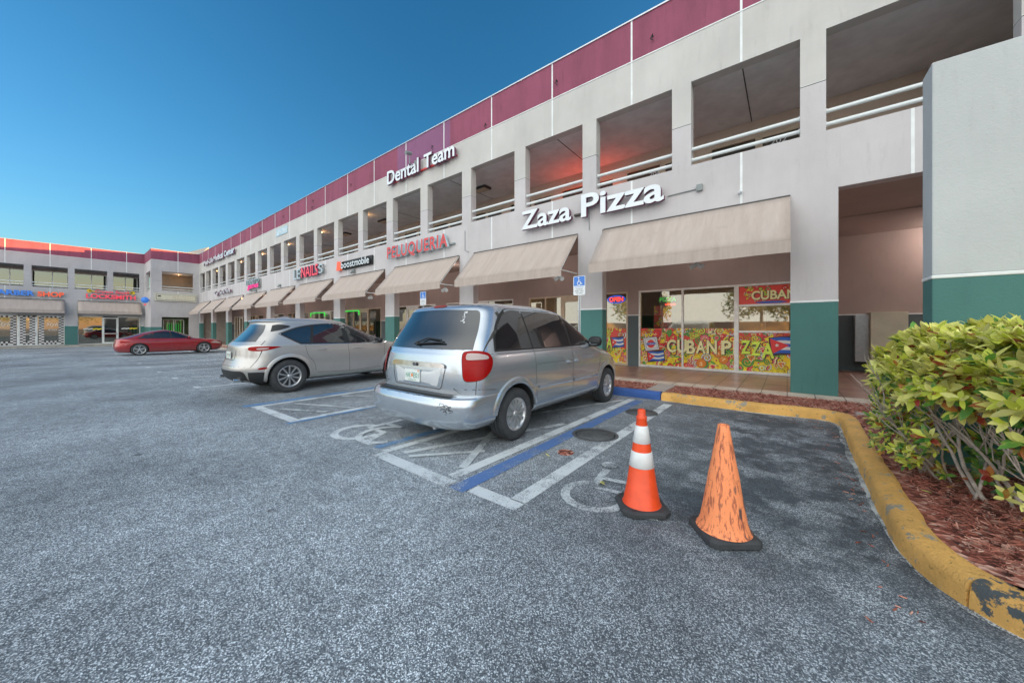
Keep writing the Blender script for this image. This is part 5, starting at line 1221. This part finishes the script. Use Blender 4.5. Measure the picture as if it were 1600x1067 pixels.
m = MB(); m.add([(.95, 0, 1.655), (1.13, 0, 1.70), (1.2, 0, 1.70), (1.28, 0, 1.66), (.95, .025, 1.64), (1.3, .025, 1.64), (.95, -.025, 1.64), (1.3, -.025, 1.64)], [(0, 1, 4), (1, 2, 5, 4), (2, 3, 5), (0, 6, 1), (1, 6, 7, 2), (2, 7, 3)]); m.build('roof_antenna', ['beige'], V)
m = MB(); patch(m, bv, [(.74, 1.10, 1), (.62, 1.42), (.52, 1.5, 1), (-.52, 1.5, 1), (-.62, 1.42), (-.74, 1.10, 1)], 'F', .0045, 0); m.build('windscreen', ['cglass'], V)
m = MB()
for ax in 'RL': patch(m, bv, [(3.95, .80, 1), (4.30, .76), (4.40, .80), (4.15, .87)], ax, .004, 0)
m.build('headlight', ['lens_c'], V)
m = MB(); m.box(.5, 3.4, -.6, .6, .22, .27, 0); m.build('underbody', ['well'], V)

# ---------------------------------------------------- red fastback sedan
V = tag(empty('sedan', (-30.22, 1.74, G(-30)), pi/2), 'deep red fastback sedan parked far off near the inner corner', 'car', 'cars parked in the bays')
rows = [(.17, .35, 4.50, .76), (.20, .14, 4.66, .88), (.28, .05, 4.78, .915), (.42, 0, 4.85, .932), (.56, 0, 4.86, .938), (.68, .02, 4.83, .938), (.78, .04, 4.72, .930), (.86, .05, 4.45, .915), (.91, .06, 4.10, .90), (.945, .08, 3.75, .885),
        (.97, .14, 3.55, .862), (1.01, .28, 3.42, .84), (1.08, .52, 3.26, .80), (1.18, .80, 3.04, .745), (1.29, 1.10, 2.80, .685), (1.375, 1.40, 2.56, .615), (1.43, 1.70, 2.34, .50), (1.457, 1.88, 2.20, .3), (1.465, 1.98, 2.12, .1)]
WV = [(.96, .345), (3.80, .345)]
body, bv = car_body('body', rows, 4.86, lambda x, z: 1-.08*max(0, (x-3.2)/1.66)**2-.07*max(0, (1.2-x)/1.2)**2, 'red', WV, .385, V, pr=2.7, Rr=.6, Rf=.8)
for x_, z_ in WV:
    for s in (-1, 1): make_wheel(V, .345, .235, .25, 'twin', x_, s*.82, z_, s)
for ax in 'RL':
    m = MB(); patch(m, bv, [(.86, .985, 1), (3.42, .95, 1), (3.05, 1.13), (2.75, 1.26), (2.4, 1.385), (2.05, 1.405), (1.6, 1.36), (1.15, 1.20)], ax, .002, 1, .08)
    for q in ([(.95, 1.0, 1), (1.42, .985, 1), (1.50, 1.30, 1), (1.22, 1.19)], [(1.46, .985, 1), (2.28, .975, 1), (2.22, 1.38, 1), (1.9, 1.365), (1.56, 1.31, 1)], [(2.35, .975, 1), (3.25, .965, 1), (2.85, 1.18), (2.55, 1.32), (2.29, 1.38, 1)]): patch(m, bv, q, ax, .006, 0, .08)
    m.build('side_window', ['cglass', 'black'], V)
m = MB(); patch(m, bv, [(.66, 1.0, 1), (.60, 1.15), (.5, 1.28, 1), (-.5, 1.28, 1), (-.60, 1.15), (-.66, 1.0, 1)], 'B', .005, 0); m.build('rear_window', ['cglass'], V)
m = MB(); patch(m, bv, [(.70, .98, 1), (.5, 1.30, 1), (-.5, 1.30, 1), (-.70, .98, 1)], 'F', .005, 0); m.build('windscreen', ['cglass'], V)
for ax in 'CD':
    m = MB(); patch(m, bv, [(-.2, .75), (0, .74), (.2, .78), (.0, .84), (-.2, .85)], ax, .008, 0, .04); m.build('tail_light', ['lens_r'], V)
m = MB()
for ax in 'RL':
    strip(m, bv, [(1.42, .40), (1.40, .62), (1.28, .80), (1.25, .96)], .012, ax); strip(m, bv, [(2.32, .30), (2.31, .96)], .012, ax); strip(m, bv, [(3.35, .5), (3.38, .93)], .012, ax); strip(m, bv, [(.2, .82), (1.3, .80), (2.4, .78), (4.4, .74)], .008, ax)
m.build('panel_gap', ['seam'], V)
for s, ax in ((-1, 'R'), (1, 'L')):
    for xx in (1.65, 2.50):
        m = MB(); h = bv.ray_cast(AX[ax][0](xx, .84), AX[ax][1])[0]; m.tube([(xx-.1, h.y+s*.004, .84), (xx-.07, h.y+s*.03, .84), (xx+.07, h.y+s*.03, .84), (xx+.1, h.y+s*.004, .84)], .012, 8, 0); m.build('door_handle', ['red'], V)
mirror_part(V, 3.08, .84, 1.02, 'red', .07)
m = MB()
for ax in 'RL': patch(m, bv, [(4.1, .66, 1), (4.5, .60), (4.7, .62), (4.5, .72), (4.3, .74)], ax, .005, 0)
m.build('headlight', ['lens_c'], V)
plate(V, 0, .62, -.01, 'K4TM19'); m = MB(); m.box(.5, 3.6, -.6, .6, .16, .2, 0); m.build('underbody', ['well'], V)

# ================================================================== cones
M['cone_o'] = plain('orange_cone_plastic', (.78, .075, .015), .4, var=.12, vs=10)
M['cone_w'] = plain('reflective_sleeve', (.70, .72, .72), .3, var=.06, vs=25)
def mk_worn():
    m, t, b = nt('worn_orange_plastic'); v = coords(t); vs = coords(t, (30, 30, 2.2))
    c = mixc(t, ramp(t, noise(t, vs, 1.4, 6, .72), [(.50, 0.0), (.60, .85)]), (.92, .30, .12), (.24, .06, .04))
    c = mixc(t, ramp(t, noise(t, coords(t, (9, 9, 2.2)), 1.0, 4, .6), [(.585, 0.0), (.62, .9)]), c, (.06, .05, .055))
    c = mixc(t, ramp(t, noise(t, v, 28, 4, .75), [(.60, 0.0), (.70, .6)]), c, (.25, .09, .06))
    L(t, c, b.inputs['Base Color']); b.inputs['Roughness'].default_value = .7; bump(t, b, noise(t, vs, 2, 5), .4, .01); return m
M['worn_o'] = mk_worn()
def cone_base(parent, s, h, cut, rz=0):
    m = MB(); p = [(s-cut, -s), (s, -s+cut), (s, s-cut), (s-cut, s), (-s+cut, s), (-s, s-cut), (-s, -s+cut), (-s+cut, -s)]
    p = [(x*cos(rz)-y*sin(rz), x*sin(rz)+y*cos(rz)) for x, y in p]
    F = lambda a, b, d: (a, b, d)
    m.prism(p, F, .008, h*.7, 0); k = len(p); q = [(x*.9, y*.9) for x, y in p]
    m.add([(x, y, h*.7) for x, y in p]+[(x, y, h) for x, y in q], [(i, (i+1) % k, k+(i+1) % k, k+i) for i in range(k)]+[tuple(range(k, 2*k))], 0)
    for i in range(0, k, 2): m.lathe([(.02, 0), (.02, .009)], 8, 0, (p[i][0]*.85, p[i][1]*.85, 0), cap=True)
    return bevel(m.build('base', ['rubber'], parent), .004)
c1 = tag(empty('traffic_cone', (-.91, 2.83, .004), rad(20)), 'slim bright orange traffic cone with two white reflective bands', 'traffic cone', 'cones standing in the empty bay')
cone_base(c1, .18, .045, .06, rad(15))
m = MB(); R0, R1, H0, H1 = .135, .038, .045, .70
rr = lambda z: R0+(R1-R0)*(z-H0)/(H1-H0)
m.lathe([(R0+.012, H0), (R0+.004, H0+.008), (rr(.18), .18), (rr(.181)-.001, .181), (rr(.395), .395), (rr(.60), .60), (rr(.70), .70), (.040, .705), (.040, .725), (.030, .732), (.031, .765), (.026, .78), (.016, .782), (.016, .74)], 40, 0)
m.build('cone_body', ['cone_o'], c1)
for a, b in ((.335, .455), (.52, .655)):
    m = MB(); m.lathe([(rr(a)+.0005, a), (rr(a)+.003, a+.002), (rr(b)+.003, b-.002), (rr(b)+.0005, b)], 40, 0); m.build('reflective_band', ['cone_w'], c1)
c2 = tag(empty('traffic_cone', (-.345, 2.80, .004), rad(38)), 'worn faded orange traffic cone streaked with black, without bands', 'traffic cone', 'cones standing in the empty bay')
cone_base(c2, .172, .055, .035, 0)
m = MB(); R0, R1, H0, H1 = .152, .034, .055, .76; pf = [(R0+.018, H0), (R0+.006, H0+.012)]
for i in range(1, 13): z = H0+(H1-H0)*i/12; pf.append((R0+(R1-R0)*i/12+random.uniform(-.0015, .0015), z))
pf += [(R1-.008, .762), (R1-.009, .70)]
m.lathe(pf, 40, 0); m.build('cone_body', ['worn_o'], c2)

# ================================================================== parking signs on posts
def parking_sign(x, y, label):
    e = tag(empty('parking_sign', (x, y, .13)), label, 'sign', 'accessible parking signs along the walkway')
    m = MB(); m.add([(a, b, z) for z in (-.1, 2.5) for a, b in ((-.03, -.008), (-.012, -.008), (-.010, .02), (.010, .02), (.012, -.008), (.03, -.008), (.03, -.004), (.014, -.004), (.012, .025), (-.012, .025), (-.014, -.004), (-.03, -.004))],
                    [(i, (i+1) % 12, 12+(i+1) % 12, 12+i) for i in range(12)]+[tuple(range(12))[::-1], tuple(range(12, 24))])
    m.build('post', ['steel'], e)
    F = lambda a, b, d: (a, -.012-d, 2.12+b); m = MB(); rr_ = []
    for cx, cy, a0 in ((.135, .03, -90), (.135, .45, 0), (-.135, .45, 90), (-.135, .03, 180)): rr_ += [(cx+.03*cos(rad(a0+i*22.5)), cy+.03*sin(rad(a0+i*22.5))) for i in range(5)]
    m.prism(rr_, F, 0, .004, 0)
    m.flat([(-.15, .235), (.15, .235), (.15, .455), (.135, .468), (-.135, .468), (-.15, .455)], F, .0045, 1)
    def f(a, b): return (-.075+a*.17, .245+b*.165)
    k = .0052
    for pts, w in ((ring_pts(.40, .34, .27, 100, 375), .016), ([(.36, .98), (.36, .50), (.66, .50), (.84, .16), (.96, .20)], .016), ([(.36, .74), (.62, .74)], .014)):
        for q in ribbon2([f(*p) for p in pts], w): m.flat([(p[0], p[1]) for p in q], F, k, 0)
        k += .0003
    m.flat([f(*p) for p in circ(.36, 1.15, .10, 12)], F, k, 0)
    for j, (t_, w) in enumerate((('PARKING BY', .24), ('DISABLED', .19), ('PERMIT ONLY', .24), ('TOW AWAY', .20))): put_text(m, t_, F, -w/2, .185-j*.05, w, .028, .0046, 0, 1 if j == 0 else 2, off=.015)
    for zz in (.03, .44): m.lathe([(.001, 0), (.008, 0)], 8, 3, (0, 0, 0)) if False else m.prism(circ(0, zz, .007, 8), F, .004, .008, 3)
    m.build('sign_plate', ['white_sheet', 'hc_blue', 'black', 'steel'], e)
    return e
parking_sign(-4.12, 8.02, 'blue and white wheelchair parking sign standing by the pillar nearest the mural windows')
parking_sign(-10.35, 8.02, 'blue and white wheelchair parking sign rising behind the minivan roof, farther of the two')
# ================================================================== covers in the asphalt
m = MB(); m.lathe([(.001, .008), (.245, .008), (.245, .004), (.258, .004), (.258, .009), (.30, .009), (.305, .001)], 48, 0)
for i in range(-5, 6):
    for j in range(-5, 6):
        if i*i+j*j < 24: m.box(i*.042-.012, i*.042+.012, j*.042-.012, j*.042+.012, .008, .011, 0)
tag(m.build('manhole_cover', ['iron'], loc=(-2.02, 4.38, 0)), 'round dark manhole cover crossed by the white bay line', 'manhole cover')
m = MB(); m.lathe([(.001, .007), (.06, .007), (.06, .003), (.072, .003), (.072, .008), (.09, .008), (.093, .001)], 32, 0)
tag(m.build('valve_cover', ['mulch'], loc=(-2.0, 3.55, 0)), 'small rusty round valve cover beside the blue line', 'valve cover')
m = MB(); m.lathe([(.001, .009), (.23, .009), (.23, .006), (.255, .008), (.26, .002)], 40, 0)
tag(m.build('drain_cover', ['iron'], loc=(-1.93, 6.0, 0)), 'dark round drain cover under the bay line nearest the kerb', 'drain cover')

# ================================================================== hedge
def leafmat(name, col, vein=.18, rough=.38):
    m, t, b = nt(name); v = coords(t); g = N(t, 'ShaderNodeNewGeometry')
    c = mixc(t, ramp(t, g.outputs['Random Per Island'], [(0, 0.0), (1, 1.0)]), tuple(x*.72 for x in col), tuple(min(1, x*1.35) for x in col))
    c = mixc(t, ramp(t, noise(t, v, 28, 3), [(.5, 0.0), (.7, .45)]), c, (.62, .60, .12))
    L(t, c, b.inputs['Base Color']); b.inputs['Roughness'].default_value = rough
    tl = N(t, 'ShaderNodeBsdfTranslucent'); L(t, c, tl.inputs[0]); mx = N(t, 'ShaderNodeMixShader'); mx.inputs[0].default_value = .38
    out = [n for n in t.nodes if n.type == 'OUTPUT_MATERIAL'][0]; L(t, b.outputs[0], mx.inputs[1]); L(t, tl.outputs[0], mx.inputs[2]); L(t, mx.outputs[0], out.inputs[0]); return m
LM = [('leaf_lime', (.60, .66, .08)), ('leaf_yellow', (.95, .88, .24)), ('leaf_green', (.12, .30, .05)), ('leaf_red', (.34, .05, .035)), ('leaf_olive', (.44, .42, .14)), ('leaf_deep', (.03, .13, .025)), ('leaf_orange', (.45, .17, .04))]
for n_, c_ in LM: M[n_] = leafmat(n_, c_)
M['bark'] = plain('grey_bark', (.44, .39, .34), .85, var=.35, vs=30, bmp=.6, bs=90)
H = MB(); rh = random.Random(12)
def leaf(mb, p, d, up, l, w, m):
    d = d.normalized(); s = d.cross(up)
    if s.length < 1e-3: return
    s.normalize(); n = s.cross(d); V = []; fold = rh.uniform(.1, .32); curl = rh.uniform(-.1, .32)
    for t, ww in ((0, .10), (.22, .72), (.5, 1.0), (.78, .68), (1, .02)):
        c = p+d*l*t-n*curl*l*t*t
        V += [c-s*w*ww*.5+n*fold*w*ww*.5, c, c+s*w*ww*.5+n*fold*w*ww*.5]
    fs = []
    for i in range(4): a = i*3; fs += [(a, a+1, a+4, a+3), (a+1, a+2, a+5, a+4)]
    mb.add(V, fs, m, True)
def rosette(p, axis, n, l, cols):
    axis = axis.normalized(); u = axis.cross(Vector((.3, .9, .2))).normalized(); v = axis.cross(u); a0 = rh.uniform(0, 6)
    for i in range(n):
        a = a0+i*2.4; e = rh.uniform(.15, 1.0)*(1-i/n*.5); d = (u*cos(a)+v*sin(a))*1.0+axis*(e if i < n*.6 else rh.uniform(.9, 1.8))
        leaf(H, p-axis*rh.uniform(0, .03), d, axis+Vector((0, 0, .2)), l*rh.uniform(.65, 1.15), l*rh.uniform(.34, .46), rh.choices(range(7), cols)[0])
def hedge_inside(x, y):
    # plan outline: along the kerb, thick towards the screen wall
    xl = .78 if y > 3.9 else .80+(3.9-y)*.35
    return xl < x < 3.6 and 3.15+max(0, (x-2.0))*.0 < y < 5.02
TOP = lambda x, y: 1.43+.035*sin(x*5)+.03*sin(y*7+x*2)
for i in range(1950):
    x = rh.uniform(.64, 3.0) if i % 3 else rh.uniform(.64, 1.3); y = rh.uniform(3.05, 5.05)
    xl = .76 if y > 3.9 else .78+(3.9-y)*.45
    if x < xl-.10: continue
    edge = min(x-xl, y-3.1); front = edge < .28
    tz = TOP(x, y)-.20*max(0, 1-max(0, x-xl)/.12)
    if front: z = tz-abs(rh.gauss(0, .22)) if rh.random() < .75 else rh.uniform(.75, tz)
    else: z = tz-abs(rh.gauss(0, .10))
    # bare window low in the front face, where the branches show
    if z < .92 and 3.3 < y < 4.55 and x < 2.1 and rh.random() < .90: continue
    ax = Vector((rh.uniform(-.5, .5), rh.uniform(-.5, .3), 1.0)) if tz-z < .16 else Vector((-1 if x-xl < .3 else rh.uniform(-.6, .2), -1.0 if y < 4 else rh.uniform(-.6, 0), rh.uniform(.1, .9)))
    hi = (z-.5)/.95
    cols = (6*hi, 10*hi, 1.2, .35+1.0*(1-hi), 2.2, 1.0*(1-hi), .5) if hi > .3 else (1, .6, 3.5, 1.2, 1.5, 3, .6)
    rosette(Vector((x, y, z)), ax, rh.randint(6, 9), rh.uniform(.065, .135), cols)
for i in range(230):                              # low skirt at the far left end
    x = rh.uniform(.66, 1.05); y = rh.uniform(4.35, 5.3); z = rh.uniform(.22, 1.15)
    rosette(Vector((x, y, z)), Vector((-1, -.7, rh.uniform(.1, .9))), rh.randint(5, 8), rh.uniform(.05, .085), (5, 3, 3, 1.0, 3, 1.5, .8))
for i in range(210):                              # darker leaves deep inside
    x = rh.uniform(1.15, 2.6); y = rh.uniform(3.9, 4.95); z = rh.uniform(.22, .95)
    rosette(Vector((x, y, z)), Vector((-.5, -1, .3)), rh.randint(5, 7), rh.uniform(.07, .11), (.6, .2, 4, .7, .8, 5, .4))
for i in range(9):
    x, y, z = rh.uniform(.92, 1.5), rh.uniform(3.05, 3.9), rh.uniform(.24, .40); rosette(Vector((x, y, z)), Vector((-.4, -.8, .5)), 4, .07, (2, 5, 1, .3, 2, 0, 1))
for p in ((1.12, 3.0, .27), (1.06, 3.05, .33), (1.18, 2.98, .36)): rosette(Vector(p), Vector((-.5, -.6, .6)), 7, .075, (5, 6, 0, 0, 1, 0, 0))
hd = tag(empty('hedge', (1.6, 4.2, .12)), 'yellow green clipped hedge with red leaves and bare stems above the mulch', 'hedge')
o = H.build('foliage', [n for n, _ in LM], hd); o.location = (-1.6, -4.2, -.12)
S = MB()
def branch(p, d, l, r, depth):
    pts = [p]; q = p.copy(); dd = d.copy()
    for i in range(5): dd = (dd+Vector((rh.uniform(-.18, .18), rh.uniform(-.18, .18), rh.uniform(-.08, .14)))).normalized(); q = q+dd*l/5; pts.append(q.copy())
    if q.z > 1.40: pts = [w for w in pts if w.z < 1.40]
    if len(pts) < 2: return
    S.tube(pts, r, 6, 0, r2=r*.55)
    if depth: 
        for k in range(3 if depth > 1 else 2):
            b = pts[min(len(pts)-1, rh.randint(2, 5))]; nd = (dd+Vector((rh.uniform(-.8, .8), rh.uniform(-.8, .8), rh.uniform(-.1, .5)))).normalized(); branch(b, nd, l*rh.uniform(.5, .75), r*.58, depth-1)
for bx, by in ((1.08, 4.67), (1.16, 4.3), (1.30, 4.24), (1.35, 3.9), (1.0, 4.85), (1.5, 4.0), (1.62, 3.75), (1.8, 4.3), (2.1, 4.1), (2.5, 4.2), (1.7, 4.8)):
    for k in range(3): branch(Vector((bx+rh.uniform(-.05, .05), by+rh.uniform(-.05, .05), .10)), Vector((rh.uniform(-.75, .35), rh.uniform(-.7, .3), 1)).normalized(), rh.uniform(.5, .75), rh.uniform(.009, .016), 2)
o = S.build('branches', ['bark'], hd); o.location = (-1.6, -4.2, -.12)
# fallen leaves on the mulch and asphalt
H = MB(); spots = [(rh.uniform(.85, 2.2), rh.uniform(3.0, 7.2), .15) for i in range(46)]+[(-1.30, 3.02, .012), (-1.36, 3.05, .012), (-.55, 5.0, .012), (-2.06, 3.3, .012)]
for p in spots: leaf(H, Vector(p), Vector((rh.uniform(-1, 1), rh.uniform(-1, 1), .1)), Vector((rh.uniform(-.2, .2), 0, 1)), .06, .026, rh.choice([3, 4, 6, 1]))
tag(H.build('fallen_leaves', [n for n, _ in LM]), 'dry leaves fallen on the mulch and the asphalt', 'leaves', kind='stuff')
# ================================================================== trees across the road behind the camera (mirrored in the glass)
def tree(x, y, h, w, label, palm=False):
    e = tag(empty('palm_tree' if palm else 'tree', (x, y, 0)), label, 'tree', 'trees across the lot'); t = MB(); t.tube([(0, 0, -.1), (.1, 0, h*.3), (0, .1, h*.62)], .28 if not palm else .2, 10, 0, r2=.14)
    if not palm:
        for i in range(7): a = i*.9; t.tube([(0, 0, h*.45), (w*.3*cos(a), w*.3*sin(a), h*.7)], .1, 6, 0, r2=.03)
    t.build('trunk', ['bark'], e); c = MB(); r = random.Random(int(x*7))
    if palm:
        for i in range(22):
            a = r.uniform(0, 6.28); up = r.uniform(-.2, .9)
            for k in range(8):
                s = k/8*w; p = Vector((s*cos(a), s*sin(a), h*.62+up*s-s*s*.35)); n = Vector((-sin(a), cos(a), 0))*.35*(1-k/9); q = Vector((cos(a), sin(a), -.2))*.35
                c.add([p, p+n+q, p+q, p-n+q], [(0, 1, 2, 3)], 0)
    else:
        for i in range(2600):
            b = r.randint(0, 8); ba = b*.8; cx, cy, cz = w*.3*cos(ba), w*.3*sin(ba), h*(.55+.06*(b % 4)); u = Vector((r.gauss(0, 1), r.gauss(0, 1), r.gauss(0, .8))).normalized()*w*.28*r.uniform(.5, 1)
            p = Vector((cx, cy, cz))+u; d = Vector((r.uniform(-1, 1), r.uniform(-1, 1), r.uniform(-1, 1))).normalized()*.22; s = d.cross(Vector((r.random(), r.random(), r.random()))).normalized()*.13
            c.add([p-d, p+s, p+d, p-s], [(0, 1, 2, 3)], r.choice([0, 0, 1]))
    c.build('crown', ['leaf_olive', 'leaf_green'], e)
tree(3.5, -32, 7.5, 8, 'broad tree across the lot mirrored in the wide mural window')
tree(-3, -40, 8.5, 9, 'taller tree across the lot mirrored between shop doors')
tree(9.5, -30, 7, 2.6, 'palm tree across the lot mirrored in the right shop window', True)
tree(15, -34, 6.5, 7, 'low tree across the lot mirrored at the right window edge')
tree(-20, -38, 8, 9, 'tree across the lot mirrored in the far shop windows')
for i, (tx, ty) in enumerate(((52, -26), (60, -12), (56, 2), (64, 14))):
    tree(tx, ty, 9+i, 15, ['broad', 'wide', 'dense', 'tall'][i]+' tree past the right end of the lot mirrored in the far wing glass')
m = MB(); m.box(-80, 60, -60.3, -60, 0, 2.6); tag(m.build('boundary_wall', ['concrete']), 'long low wall closing the far side of the lot behind the camera', 'wall')
